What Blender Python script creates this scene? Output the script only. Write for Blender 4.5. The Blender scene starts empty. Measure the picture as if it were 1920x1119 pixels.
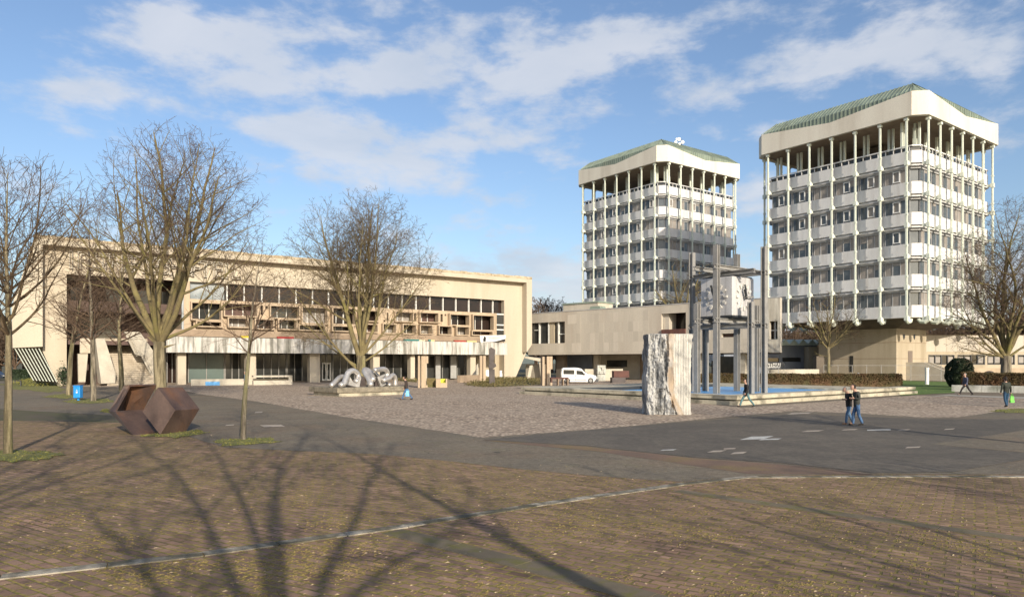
import bpy, bmesh, math, random
from mathutils import Vector, Matrix, Euler, Quaternion
sc = bpy.context.scene
R = math.radians
# ------------------------------------------------------------------ camera
F, CX, Y0, H = 1340.0, 960.0, 679.0, 2.75      # focal length, centre, horizon in photo pixels; eye height
cd = bpy.data.cameras.new('camera'); cam = bpy.data.objects.new('camera', cd); sc.collection.objects.link(cam)
cam.location = (0, 0, H); cam.rotation_euler = (R(90), 0, 0)
cd.sensor_width = 36; cd.lens = 36 * F / 1920; cd.shift_y = (Y0 - 559.5) / 1920
cd.clip_start = .1; cd.clip_end = 3000
sc.camera = cam
# ------------------------------------------------------------------ light
SUN_AZ = Vector((.38, -.925)).normalized(); SUN_EL = R(20.5)
sdir = Vector((SUN_AZ.x * math.cos(SUN_EL), SUN_AZ.y * math.cos(SUN_EL), math.sin(SUN_EL)))
sd = bpy.data.lights.new('sun', 'SUN'); sd.energy = 4.2; sd.angle = R(.5); sd.color = (1.0, .89, .73)
sun = bpy.data.objects.new('sun', sd); sc.collection.objects.link(sun)
sun.rotation_euler = (-sdir).to_track_quat('-Z', 'Y').to_euler()
sc.view_settings.view_transform = 'Standard'; sc.view_settings.look = 'None'
sc.view_settings.exposure = .44; sc.view_settings.gamma = 1
w = bpy.data.worlds.new('World'); sc.world = w; w.use_nodes = True
nt = w.node_tree; N = nt.nodes; L = nt.links; N.clear()
def wn(t, **k):
    n = N.new(t)
    for a, b in k.items(): setattr(n, a, b)
    return n
def wm(op, a, b=None, c=None, clamp=False):
    n = wn('ShaderNodeMath', operation=op, use_clamp=clamp)
    for i, v in enumerate((a, b, c)):
        if v is None: continue
        if isinstance(v, (int, float)): n.inputs[i].default_value = v
        else: L.new(v, n.inputs[i])
    return n.outputs[0]
sky = wn('ShaderNodeTexSky', sky_type='NISHITA', sun_disc=False, sun_elevation=SUN_EL,
         sun_rotation=math.atan2(SUN_AZ.x, SUN_AZ.y), air_density=1.0, dust_density=2.0, ozone_density=2.2, altitude=100)
tc = wn('ShaderNodeTexCoord'); sp = wn('ShaderNodeSeparateXYZ'); L.new(tc.outputs['Generated'], sp.inputs[0])
az = wm('ARCTAN2', sp.outputs[0], sp.outputs[1]); el = wm('ARCSINE', sp.outputs[2])
# clouds: soft banks at real bearings on the dome, broken up by noise stretched along the layer
zz = wm('ADD', wm('MAXIMUM', sp.outputs[2], 0.0), .16)
cb = wn('ShaderNodeCombineXYZ'); L.new(wm('DIVIDE', sp.outputs[0], zz), cb.inputs[0]); L.new(wm('DIVIDE', sp.outputs[1], zz), cb.inputs[1])
def noise(scale, det, rough, dist=0, vec=None):
    n = wn('ShaderNodeTexNoise'); n.inputs['Scale'].default_value = scale; n.inputs['Detail'].default_value = det
    n.inputs['Roughness'].default_value = rough; n.inputs['Distortion'].default_value = dist; L.new(vec or cb.outputs[0], n.inputs['Vector'])
    return n.outputs[0]
n1 = noise(1.7, 9, .55, .35); n2 = noise(.55, 3, .5)
cl3 = wn('ShaderNodeCombineXYZ'); L.new(az, cl3.inputs[0]); L.new(wm('MULTIPLY', el, 2.2), cl3.inputs[1])
n3 = noise(9.5, 9, .6, .1, cl3.outputs[0])
BANKS = [  # photo pixel centre, half widths, weight -> bearing and elevation
    (470, 70, 170, 70, .9), (400, 130, 160, 50, .9), (180, 170, 110, 34, .9), (60, 60, 130, 50, .45), (250, 30, 200, 30, .4), (860, 100, 150, 45, 1.0), (720, 155, 130, 38, 1.0), (1000, 140, 170, 50, .9), (1130, 100, 120, 40, .6),
    (540, 240, 90, 30, 1.15), (690, 310, 140, 42, 1.2), (900, 265, 190, 32, 1.0), (640, 250, 110, 26, .7), (1250, 40, 220, 40, .7), (1560, 110, 220, 36, .8), (1780, 100, 190, 40, 1.0), (1500, 40, 150, 30, .5), (1700, 40, 200, 30, .55),
    (1290, 175, 110, 36, .8), (60, 345, 90, 34, .8), (580, 400, 110, 36, .7), (960, 480, 150, 36, .75), (880, 380, 130, 40, .6), (1040, 520, 120, 34, .7), (1400, 400, 60, 80, .6), (1890, 240, 90, 60, .6),
    (1440, 300, 60, 60, .5), (480, 330, 300, 20, .3), (500, 560, 900, 70, .95), (1500, 590, 900, 110, .9), (150, 260, 200, 20, .35), (1090, 210, 120, 25, .5), (700, 20, 120, 30, .4), (960, 330, 120, 20, .4), (200, 420, 200, 30, .5)]
tot = None
for px, py, rx, ry, k in BANKS:
    a0 = math.atan2(px - CX, F); e0 = math.atan2(Y0 - py, math.hypot(F, px - CX)); cs = math.cos(a0)
    ra = rx / F * cs * cs; re = ry / F * cs
    dx = wm('MULTIPLY', wm('SUBTRACT', az, a0), 1 / ra); dy = wm('MULTIPLY', wm('SUBTRACT', el, e0), 1 / re)
    q = wm('ADD', wm('MULTIPLY', dx, dx), wm('MULTIPLY', dy, dy))
    g = wm('MULTIPLY', wm('POWER', 2.718, wm('MULTIPLY', q, -.9)), k)
    tot = g if tot is None else wm('ADD', tot, g)
behind = wm('MULTIPLY', wm('LESS_THAN', sp.outputs[1], 0.0), .55)
tot = wm('ADD', tot, behind)
tot = wm('MINIMUM', tot, 1.25)
dens = wm('ADD', wm('MULTIPLY', tot, .54), wm('ADD', wm('MULTIPLY', wm('SUBTRACT', n3, .5), 2.1), wm('MULTIPLY', wm('SUBTRACT', n1, .5), .9)))
cr = wn('ShaderNodeValToRGB'); L.new(dens, cr.inputs[0])
cr.color_ramp.interpolation = 'EASE'; cr.color_ramp.elements[0].position = .14; cr.color_ramp.elements[1].position = .72
cr.color_ramp.elements[0].color = (0, 0, 0, 1); cr.color_ramp.elements[1].color = (1, 1, 1, 1)
ccol = wn('ShaderNodeMix', data_type='RGBA'); L.new(wm('MULTIPLY', wm('SUBTRACT', n1, .35), 2.2, clamp=True), ccol.inputs[0])
ccol.inputs[6].default_value = (3.3, 3.65, 4.2, 1); ccol.inputs[7].default_value = (4.8, 4.8, 5.0, 1)
hs = wn('ShaderNodeHueSaturation'); hs.inputs['Saturation'].default_value = 1.02; hs.inputs['Value'].default_value = 1.0; hs.inputs['Hue'].default_value = .503; L.new(sky.outputs[0], hs.inputs['Color'])
mx = wn('ShaderNodeMix', data_type='RGBA'); L.new(wm('MULTIPLY', cr.outputs[0], .80), mx.inputs[0]); L.new(hs.outputs[0], mx.inputs[6]); L.new(ccol.outputs[2], mx.inputs[7])
bg = wn('ShaderNodeBackground'); bg.inputs[1].default_value = .13; L.new(mx.outputs[2], bg.inputs[0])
wo = wn('ShaderNodeOutputWorld'); L.new(bg.outputs[0], wo.inputs[0])

# ------------------------------------------------------------------ helpers
def W(px, py, D): return Vector(((px - CX) / F * D, D, H - (py - Y0) / F * D))
def G(px, py, z=0.0):
    D = (H - z) * F / (py - Y0); return Vector(((px - CX) / F * D, D, z))
class Frame:
    """a vertical plane standing on the ground: s along it, t into it, z up"""
    def __init__(f, ox, oy, ux, uy, flip=False):
        l = math.hypot(ux, uy); f.o = Vector((ox, oy)); f.u = Vector((ux / l, uy / l))
        f.v = Vector((-f.u.y, f.u.x)) if not flip else Vector((f.u.y, -f.u.x))
    def P(f, s, t, z): q = f.o + f.u * s + f.v * t; return Vector((q.x, q.y, z))
    def s(f, px, t=0.0):
        r = (px - CX) / F; ox = f.o.x + f.v.x * t; oy = f.o.y + f.v.y * t
        return (r * oy - ox) / (f.u.x - r * f.u.y)
    def z(f, px, py, t=0.0):
        s = f.s(px, t); y = f.o.y + f.v.y * t + f.u.y * s; return H - (py - Y0) / F * y
WF = Frame(0, 0, 1, 0)     # plain world frame: s=x, t=y
def put(o, parent=None):
    sc.collection.objects.link(o)
    if parent is not None: o.parent = parent
    return o
def tag(o, label=None, cat=None, group=None, kind=None):
    if label: o['label'] = label
    if cat: o['category'] = cat
    if group: o['group'] = group
    if kind: o['kind'] = kind
    return o
def empty(name, loc, label=None, cat=None, group=None, rz=0):
    o = bpy.data.objects.new(name, None); o.location = loc; o.rotation_euler = (0, 0, rz); o.empty_display_size = .2
    put(o); return tag(o, label, cat, group)
class MB:
    def __init__(m): m.v = []; m.f = []; m.mi = []; m.k = 0
    def mat(m, k): m.k = k; return m
    def face(m, pts):
        b = len(m.v); m.v += [Vector(p) for p in pts]; m.f.append(tuple(range(b, b + len(pts)))); m.mi.append(m.k)
    def raw(m, vs, fs):
        b = len(m.v); m.v += vs; m.f += [tuple(i + b for i in f) for f in fs]; m.mi += [m.k] * len(fs)
    def hexa(m, p):   # p: 8 points, bottom 4 ccw then top 4
        m.raw([Vector(q) for q in p], [(3, 2, 1, 0), (4, 5, 6, 7), (0, 1, 5, 4), (1, 2, 6, 5), (2, 3, 7, 6), (3, 0, 4, 7)])
    def box(m, fr, s0, s1, t0, t1, z0, z1):
        P = fr.P; m.hexa([P(s0, t0, z0), P(s1, t0, z0), P(s1, t1, z0), P(s0, t1, z0), P(s0, t0, z1), P(s1, t0, z1), P(s1, t1, z1), P(s0, t1, z1)]); return m
    def prism(m, pts, ext):   # planar outline extruded by a vector
        ext = Vector(ext); pts = [Vector(p) for p in pts]; n = len(pts)
        m.raw(pts + [p + ext for p in pts], [tuple(range(n)), tuple(range(2 * n - 1, n - 1, -1))] + [(i, i + n, (i + 1) % n + n, (i + 1) % n) for i in range(n)]); return m
    def fprism(m, fr, sz, t0, t1): return m.prism([fr.P(s, t0, z) for s, z in sz], fr.P(0, t1, 0) - fr.P(0, t0, 0))
    def tube(m, pts, rad, n=8, cap=True, flat=1.0):
        pts = [Vector(p) for p in pts]
        if not isinstance(rad, (list, tuple)): rad = [rad] * len(pts)
        b = len(m.v); prev = None
        for i, p in enumerate(pts):
            d = (pts[min(i + 1, len(pts) - 1)] - pts[max(i - 1, 0)]).normalized()
            if prev is None: a = d.orthogonal().normalized()
            else: a = (prev - d * prev.dot(d)).normalized()
            prev = a; c = d.cross(a)
            for k in range(n):
                th = 2 * math.pi * k / n; m.v.append(p + (a * math.cos(th) + c * math.sin(th) * flat) * rad[i])
        for i in range(len(pts) - 1):
            for k in range(n):
                m.f.append((b + i * n + k, b + i * n + (k + 1) % n, b + (i + 1) * n + (k + 1) % n, b + (i + 1) * n + k)); m.mi.append(m.k)
        if cap:
            m.f.append(tuple(b + k for k in range(n))[::-1]); m.mi.append(m.k)
            e = b + (len(pts) - 1) * n; m.f.append(tuple(e + k for k in range(n))); m.mi.append(m.k)
        return m
    def wall(m, fr, s0, s1, z0, z1, t0, t1, holes=()):
        """a slab with real rectangular openings"""
        S = sorted({s0, s1, *[min(max(h[i], s0), s1) for h in holes for i in (0, 1)]}); Z = sorted({z0, z1, *[min(max(h[i], z0), z1) for h in holes for i in (2, 3)]})
        def solid(i, j):
            if i < 0 or j < 0 or i >= len(S) - 1 or j >= len(Z) - 1: return False
            s = (S[i] + S[i + 1]) / 2; z = (Z[j] + Z[j + 1]) / 2
            return not any(h[0] < s < h[1] and h[2] < z < h[3] for h in holes)
        P = fr.P
        for i in range(len(S) - 1):
            for j in range(len(Z) - 1):
                if not solid(i, j): continue
                a, b, c, d = S[i], S[i + 1], Z[j], Z[j + 1]
                m.face([P(a, t0, c), P(b, t0, c), P(b, t0, d), P(a, t0, d)]); m.face([P(a, t1, d), P(b, t1, d), P(b, t1, c), P(a, t1, c)])
                if not solid(i - 1, j): m.face([P(a, t1, c), P(a, t0, c), P(a, t0, d), P(a, t1, d)])
                if not solid(i + 1, j): m.face([P(b, t0, c), P(b, t1, c), P(b, t1, d), P(b, t0, d)])
                if not solid(i, j - 1): m.face([P(a, t1, c), P(b, t1, c), P(b, t0, c), P(a, t0, c)])
                if not solid(i, j + 1): m.face([P(a, t0, d), P(b, t0, d), P(b, t1, d), P(a, t1, d)])
        return m
    def ball(m, c, r, n=10, sx=1, sy=1, sz=1):
        c = Vector(c); vs = []; fs = []; k = n // 2 + 1
        for i in range(k + 1):
            a = math.pi * i / k
            for j in range(n):
                b = 2 * math.pi * j / n; vs.append(c + Vector((math.sin(a) * math.cos(b) * r * sx, math.sin(a) * math.sin(b) * r * sy, math.cos(a) * r * sz)))
        for i in range(k):
            for j in range(n): fs.append((i * n + j, (i + 1) * n + j, (i + 1) * n + (j + 1) % n, i * n + (j + 1) % n))
        m.raw(vs, fs); return m
    def build(m, name, mats, parent=None, smooth=False, bevel=0, fix=True):
        o0 = Vector((0, 0, 0))
        if parent is not None:
            q = parent
            while q is not None: o0 += q.location; q = q.parent
        elif m.v:
            xs = [v.x for v in m.v]; ys = [v.y for v in m.v]
            o0 = Vector(((min(xs) + max(xs)) / 2, (min(ys) + max(ys)) / 2, min(v.z for v in m.v)))
        me = bpy.data.meshes.new(name); me.from_pydata([v - o0 for v in m.v], [], m.f)
        if not isinstance(mats, (list, tuple)): mats = [mats]
        for x in mats: me.materials.append(x)
        if len(mats) > 1: me.polygons.foreach_set('material_index', m.mi)
        if fix:
            bm = bmesh.new(); bm.from_mesh(me)
            bmesh.ops.remove_doubles(bm, verts=bm.verts, dist=.0005); bmesh.ops.recalc_face_normals(bm, faces=bm.faces)
            bm.to_mesh(me); bm.free()
        if smooth: me.polygons.foreach_set('use_smooth', [True] * len(me.polygons))
        me.update()
        o = bpy.data.objects.new(name, me)
        if parent is None: o.location = o0
        put(o, parent)
        if bevel:
            b = o.modifiers.new('bevel', 'BEVEL'); b.width = bevel; b.segments = 2; b.limit_method = 'ANGLE'; b.angle_limit = R(40)
        return o
def copy_tree(o, parent=None):
    c = o.copy(); sc.collection.objects.link(c)
    if parent is not None: c.parent = parent
    for ch in [x for x in o.children]: copy_tree(ch, c)
    return c
# ------------------------------------------------------------------ materials
MATS = {}
def mat(name, col, col2=None, rough=.8, scale=1.0, detail=6, bump=0.0, bscale=20, streak=False, metal=0.0, spec=.5, stain=None, stain_amt=.5, fine=.12, lo=.35, hi=.65, coat=0, sscale=.35, slo=.52, shi=.72):
    m = bpy.data.materials.new(name); m.use_nodes = True; nt = m.node_tree; n = nt.nodes; l = nt.links
    p = n['Principled BSDF']; p.inputs['Roughness'].default_value = rough; p.inputs['Metallic'].default_value = metal
    p.inputs['Specular IOR Level'].default_value = spec; p.inputs['Coat Weight'].default_value = coat
    g = n.new('ShaderNodeNewGeometry'); out = None
    vec = g.outputs['Position']
    if streak:
        mp = n.new('ShaderNodeMapping'); mp.inputs['Scale'].default_value = (1, 1, .12); l.new(vec, mp.inputs[0]); svec = mp.outputs[0]
    else: svec = vec
    def noi(v, s, d=detail):
        t = n.new('ShaderNodeTexNoise'); t.inputs['Scale'].default_value = s; t.inputs['Detail'].default_value = d; t.inputs['Roughness'].default_value = .6; l.new(v, t.inputs['Vector']); return t.outputs[0]
    def rng(v, a, b, c=0, d=1):
        t = n.new('ShaderNodeMapRange'); l.new(v, t.inputs[0])
        for i, x in enumerate((a, b, c, d)): t.inputs[i + 1].default_value = x
        return t.outputs[0]
    def mix(f, a, b, mode='MIX'):
        t = n.new('ShaderNodeMix'); t.data_type = 'RGBA'; t.blend_type = mode
        if isinstance(f, float): t.inputs[0].default_value = f
        else: l.new(f, t.inputs[0])
        for i, x in ((6, a), (7, b)):
            if isinstance(x, tuple): t.inputs[i].default_value = (*x, 1)
            else: l.new(x, t.inputs[i])
        return t.outputs[2]
    c2 = col2 or tuple(x * .8 for x in col)
    out = mix(rng(noi(svec, scale), lo, hi), tuple(col), tuple(c2))
    if stain: out = mix(rng(noi(svec, sscale, 8), slo, shi, 0, stain_amt), out, tuple(stain))
    if fine: out = mix(1.0, out, _gray(n, l, noi(vec, 14, 3), fine), 'MULTIPLY')
    l.new(out, p.inputs['Base Color'])
    if bump:
        b = n.new('ShaderNodeBump'); b.inputs['Strength'].default_value = bump; b.inputs['Distance'].default_value = .02
        l.new(noi(vec, bscale, 5), b.inputs['Height']); l.new(b.outputs[0], p.inputs['Normal'])
    MATS[name] = m; m['_h'] = 1; m.diffuse_color = (*col, 1); return m
def _gray(n, l, v, amt):
    t = n.new('ShaderNodeMapRange'); l.new(v, t.inputs[0]); t.inputs[1].default_value = .3; t.inputs[2].default_value = .7; t.inputs[3].default_value = 1 - amt; t.inputs[4].default_value = 1 + amt; return t.outputs[0]
cream = mat('cream_concrete', (.50, .44, .345), (.43, .375, .29), .9, .25, streak=True, bump=.15, stain=(.30, .23, .14), stain_amt=.35)
cream_dirty = mat('weathered_concrete', (.50, .42, .30), (.27, .21, .13), .9, 1.1, bump=.3, stain=(.10, .085, .05), stain_amt=.75, sscale=1.3, lo=.4, hi=.7)
tan = mat('exposed_aggregate', (.33, .25, .175), (.25, .185, .13), .9, .8, bump=.2)
tan_light = mat('tan_concrete', (.46, .36, .255), (.36, .28, .195), .9, .8, bump=.2, streak=True)
marble = mat('stained_marble', (.56, .54, .50), (.42, .40, .36), .6, .9, streak=True, stain=(.13, .125, .10), stain_amt=.85, sscale=1.5, slo=.46, shi=.60, bump=.05)
darkwood = mat('dark_red_brown_cladding', (.105, .055, .042), (.065, .034, .027), .6, .8)
glass = mat('dark_glass', (.020, .023, .025), (.05, .05, .045), .09, .35, spec=.6, fine=0)
glass_b = mat('dark_brown_glass', (.035, .022, .018), (.014, .011, .010), .12, .5, spec=.45, fine=0)
glass_dim = mat('pale_reflecting_glass', (.42, .45, .46), (.22, .25, .26), .15, .5, fine=0)
glass_g = mat('grey_green_glass', (.12, .16, .15), (.09, .12, .115), .15, .3, fine=0)
tw_fin = mat('fin_paint', (.46, .50, .43), (.38, .41, .35), .7)
whiteframe = mat('white_frame_paint', (.70, .70, .66), None, .5)
stepm = mat('step_concrete', (.52, .46, .37), (.42, .36, .28), .9, 1.2, bump=.2)
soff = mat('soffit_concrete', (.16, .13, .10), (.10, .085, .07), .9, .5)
tw_wh = mat('tower_spandrel', (.70, .69, .675), (.60, .59, .575), .6, .5, streak=True, stain=(.38, .34, .30), stain_amt=.5, sscale=.8)
tw_glass = mat('blue_grey_glass', (.055, .068, .082), (.10, .115, .125), .16, .5, spec=.6, fine=0)
tw_col = mat('tower_column_paint', (.66, .70, .60), (.60, .63, .55), .55, 1)
tw_ledge = mat('tower_ledge', (.40, .40, .40), (.30, .30, .30), .6, 1)
crownm = mat('crown_concrete', (.70, .66, .56), (.62, .57, .48), .8, .35, streak=True, bump=.1, stain=(.46, .41, .32), stain_amt=.5)
blind = mat('window_blind', (.30, .27, .24), (.22, .20, .18), .5, .7)
shaftm = mat('shaft_concrete', (.45, .385, .285), (.37, .315, .23), .9, .35, streak=True, bump=.15, stain=(.27, .21, .13), stain_amt=.45)
pavm = mat('pavilion_stone', (.50, .455, .38), (.42, .38, .32), .8, .5, streak=True, bump=.1, stain=(.34, .27, .21), stain_amt=.5)
pavrough = mat('streaked_render', (.58, .55, .47), (.40, .36, .29), .9, 2.0, streak=True, stain=(.16, .14, .10), stain_amt=.7, sscale=1.8)
greywall_shade = mat('grey_wall_shade_tint', (.22, .25, .30), (.18, .20, .25), .8, .5)  # annex shade painted as a blue grey base colour; pavilion panel shares it
palew = mat('pale_plaster', (.50, .46, .38), (.40, .36, .29), .9, .6, bump=.1)
copper = mat('green_copper', (.235, .285, .23), (.16, .20, .165), .55, .9, streak=True, stain=(.10, .10, .06), stain_amt=.5)
copper_l = mat('pale_green_roof', (.66, .76, .72), (.50, .62, .58), .5, 1)
steel = mat('grey_painted_steel', (.27, .262, .245), (.21, .205, .195), .55, 1.5, bump=.05)
steel_d = mat('dark_steel', (.035, .038, .042), None, .5)
clockm = mat('clock_sheet_metal', (.56, .55, .54), (.44, .43, .43), .45, 1.4, streak=True, metal=.1, stain=(.22, .21, .22), stain_amt=.6, sscale=1.2)
black = mat('black', (.012, .012, .013), None, .5)
rust = mat('rusted_steel', (.105, .066, .052), (.055, .036, .030), .62, 1.1, detail=8, bump=.25, bscale=40, stain=(.20, .085, .03), stain_amt=.7, sscale=.8, metal=.1, streak=True)
rust_dk = mat('dark_bronze', (.075, .058, .055), (.045, .035, .033), .6, 1.3, bump=.3)
redbr = mat('red_brown_concrete', (.13, .055, .04), (.08, .035, .03), .8, 1.2)
inox = mat('brushed_steel', (.66, .63, .59), (.42, .40, .38), .34, 1.6, metal=.6, bump=.12, bscale=9)
kerbm = mat('kerb_concrete', (.36, .325, .26), (.17, .15, .115), .9, 3.5, bump=.9, stain=(.085, .075, .045), stain_amt=.95, sscale=1.6, slo=.46, shi=.58, lo=.42, hi=.58)
rimm = mat('basin_concrete', (.50, .46, .35), (.38, .34, .26), .9, .8, bump=.3, stain=(.10, .095, .07), stain_amt=.9, sscale=.7, slo=.5, shi=.68)
rimd = mat('dark_weathered_basin', (.26, .25, .20), (.15, .145, .115), .9, 1.1, bump=.3, stain=(.07, .07, .05), stain_amt=.8)
poolm = mat('blue_basin_paint', (.12, .40, .78), (.10, .36, .72), .35, .5)
aggr = mat('plinth_aggregate', (.25, .22, .165), (.15, .13, .10), .95, 3, bump=.6, stain=(.06, .055, .03), stain_amt=.7, sscale=1.5)
pebw = mat('white_wall_weathered', (.50, .50, .46), (.36, .36, .33), .9, .8, stain=(.10, .11, .08), stain_amt=.85, sscale=.7, slo=.48)
vanw = mat('white_car_paint', (.78, .78, .77), (.75, .75, .74), .25, 1, coat=.6, fine=0)
tyre = mat('tyre_rubber', (.018, .018, .018), None, .8)
plast = mat('grey_plastic', (.06, .06, .065), None, .6)
bluep = mat('blue_bin_paint', (.02, .27, .72), (.02, .23, .62), .45, 2)
yel = mat('yellow_green_paint', (.58, .58, .05), (.42, .42, .05), .8, 1.5)
white = mat('white_panel', (.78, .78, .76), None, .6)
bark = mat('mossy_bark', (.25, .21, .13), (.085, .07, .04), .95, 5, lo=.42, hi=.58, bump=1.0, bscale=16, stain=(.17, .17, .035), stain_amt=.8, sscale=1.6, streak=True)
bark_g = mat('grey_bark', (.24, .205, .155), (.075, .062, .045), .95, 6, lo=.42, hi=.58, bump=1.0, bscale=18, stain=(.13, .13, .04), stain_amt=.8, sscale=1.3, streak=True)
limb = mat('mossy_limb', (.19, .155, .07), (.12, .095, .05), .95, 1.5, stain=(.20, .195, .04), stain_amt=.6, sscale=.8)
twig = mat('brown_twig', (.125, .082, .052), (.09, .06, .04), .95, 1)
twig_y = mat('ochre_twig', (.13, .095, .05), (.09, .06, .035), .95, 1)
hedgem = mat('brown_hedge_leaf', (.070, .062, .020), (.10, .052, .022), .8, .8, fine=.5)
bushm = mat('dark_green_leaf', (.022, .040, .014), (.012, .024, .009), .6, 1.2, fine=.5)
bush2 = mat('olive_leaf', (.10, .10, .03), (.14, .10, .04), .8, 1.2, fine=.5)
grassm = mat('grass', (.11, .125, .022), (.19, .17, .05), .95, 2.5, bump=.6, bscale=60, fine=.4)
lawnm = mat('lawn_grass', (.09, .16, .02), (.065, .12, .018), .95, .8, bump=.6, bscale=60, fine=.4)
skin = mat('skin', (.50, .30, .22), None, .6)
# --- ground materials
def gmat(name, kind):
    m = bpy.data.materials.new(name); m.use_nodes = True; nt = m.node_tree; n = nt.nodes; l = nt.links; p = n['Principled BSDF']
    p.inputs['Roughness'].default_value = .92; p.inputs['Specular IOR Level'].default_value = .25
    g = n.new('ShaderNodeNewGeometry'); pos = g.outputs['Position']
    def noi(s, d=6, v=pos, r=.6):
        t = n.new('ShaderNodeTexNoise'); t.inputs['Scale'].default_value = s; t.inputs['Detail'].default_value = d; t.inputs['Roughness'].default_value = r; l.new(v, t.inputs['Vector']); return t.outputs[0]
    def rng(v, a, b, c=0, d=1):
        t = n.new('ShaderNodeMapRange'); l.new(v, t.inputs[0])
        for i, x in enumerate((a, b, c, d)): t.inputs[i + 1].default_value = x
        return t.outputs[0]
    def mix(f, a, b, mode='MIX'):
        t = n.new('ShaderNodeMix'); t.data_type = 'RGBA'; t.blend_type = mode
        if isinstance(f, float): t.inputs[0].default_value = f
        else: l.new(f, t.inputs[0])
        for i, x in ((6, a), (7, b)):
            if isinstance(x, tuple): t.inputs[i].default_value = (*x, 1)
            else: l.new(x, t.inputs[i])
        return t.outputs[2]
    def mth(op, a, b):
        t = n.new('ShaderNodeMath'); t.operation = op
        for i, x in enumerate((a, b)):
            if isinstance(x, (int, float)): t.inputs[i].default_value = x
            else: l.new(x, t.inputs[i])
        return t.outputs[0]
    big = noi(.12, 5); med = noi(.7, 6); fine = noi(9, 4); vf = noi(45, 3)
    def bumpn(h, s, d=.01):
        b = n.new('ShaderNodeBump'); b.inputs['Strength'].default_value = s; b.inputs['Distance'].default_value = d; l.new(h, b.inputs['Height']); l.new(b.outputs[0], p.inputs['Normal'])
    if kind == 'brick':
        dm = n.new('ShaderNodeMapping'); dm.inputs['Rotation'].default_value = (0, 0, R(33)); l.new(pos, dm.inputs[0])
        wob = n.new('ShaderNodeTexNoise'); wob.inputs['Scale'].default_value = 1.6; l.new(pos, wob.inputs['Vector'])
        vm = n.new('ShaderNodeVectorMath'); vm.operation = 'MULTIPLY_ADD'; l.new(wob.outputs['Color'], vm.inputs[0]); vm.inputs[1].default_value = (.05, .05, 0); l.new(dm.outputs[0], vm.inputs[2])
        bt = n.new('ShaderNodeTexBrick'); l.new(vm.outputs[0], bt.inputs['Vector']); bt.inputs['Scale'].default_value = 1
        bt.inputs['Brick Width'].default_value = .34; bt.inputs['Row Height'].default_value = .165; bt.inputs['Mortar Size'].default_value = .022; bt.inputs['Mortar Smooth'].default_value = .3
        bt.inputs['Color1'].default_value = (.205, .122, .088, 1); bt.inputs['Color2'].default_value = (.33, .205, .148, 1); bt.inputs['Mortar'].default_value = (.035, .027, .02, 1); bt.offset = .5
        base = mix(rng(big, .35, .65), bt.outputs['Color'], mix(.35, bt.outputs['Color'], (.22, .145, .095)))
        base = mix(rng(med, .35, .7, .0, .35), base, (.155, .112, .080)); wn2 = n.new('ShaderNodeTexWhiteNoise'); fl = n.new('ShaderNodeVectorMath'); fl.operation = 'SNAP'; l.new(vm.outputs[0], fl.inputs[0]); fl.inputs[1].default_value = (.34, .165, 10); l.new(fl.outputs[0], wn2.inputs[0]); base = mix(1.0, base, rng(wn2.outputs[0], 0, 1, .72, 1.28), 'MULTIPLY'); base = mix(rng(noi(.9, 7, r=.7), .44, .58, 0, .45), base, (.22, .15, .115)); base = mix(rng(noi(2.2, 7, r=.7), .54, .62, 0, .6), base, (.075, .055, .042))
        # moss in the joints and in drifts
        mossf = mth('MULTIPLY', bt.outputs['Fac'], rng(med, .30, .50))
        drift = mth('MULTIPLY', rng(noi(.45, 5), .40, .62), rng(noi(7, 7, r=.85), .50, .60, 0, .95))
        base = mix(mossf, base, mix(rng(fine, .4, .6), (.30, .225, .07), (.15, .135, .035)))
        base = mix(drift, base, mix(rng(fine, .35, .65), (.34, .25, .07), (.19, .165, .04)))
        specks = rng(noi(26, 2), .74, .78, 0, .55); base = mix(specks, base, (.5, .45, .34))
        darkp = rng(noi(.28, 5), .54, .68, 0, .35); base = mix(darkp, base, (.06, .05, .038))
        bumpn(mth('SUBTRACT', mth('MULTIPLY', vf, .3), bt.outputs['Fac']), .8, .015)
    elif kind == 'asphalt':
        base = mix(rng(big, .35, .65), (.195, .160, .115), (.140, .118, .090)); base = mix(rng(med, .4, .7, 0, .6), base, (.20, .175, .13))
        vc = n.new('ShaderNodeTexVoronoi'); vc.feature = 'DISTANCE_TO_EDGE'; vc.inputs['Scale'].default_value = .22; wv = n.new('ShaderNodeVectorMath'); wv.operation = 'MULTIPLY_ADD'; wt = n.new('ShaderNodeTexNoise'); wt.inputs['Scale'].default_value = 1.1; wt.inputs['Detail'].default_value = 6; l.new(pos, wt.inputs['Vector']); l.new(wt.outputs['Color'], wv.inputs[0]); wv.inputs[1].default_value = (1.6, 1.6, 0); l.new(pos, wv.inputs[2]); l.new(wv.outputs[0], vc.inputs['Vector']); crk = mth('MULTIPLY', rng(vc.outputs['Distance'], .0, .006, .8, 0), rng(noi(.3, 4), .45, .6))
        base = mix(rng(noi(.22, 6), .48, .66, 0, .6), base, (.19, .135, .09)); base = mix(rng(noi(.5, 7), .5, .56, 0, .25), base, (.085, .08, .07)); base = mix(crk, base, (.035, .035, .03)); base = mix(rng(noi(1.4, 6), .56, .72, 0, .35), base, (.13, .12, .04))
        base = mix(1.0, base, rng(noi(5, 9, r=.8), .36, .64, .72, 1.28), 'MULTIPLY'); base = mix(1.0, base, rng(vf, .3, .7, .75, 1.25), 'MULTIPLY'); base = mix(rng(noi(30, 2), .75, .79, 0, .5), base, (.4, .37, .3)); bumpn(vf, .5)
    elif kind == 'asphalt_dark':
        base = mix(rng(big, .35, .65), (.104, .092, .077), (.138, .120, .097)); base = mix(rng(med, .45, .75, 0, .5), base, (.15, .132, .105))
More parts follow.
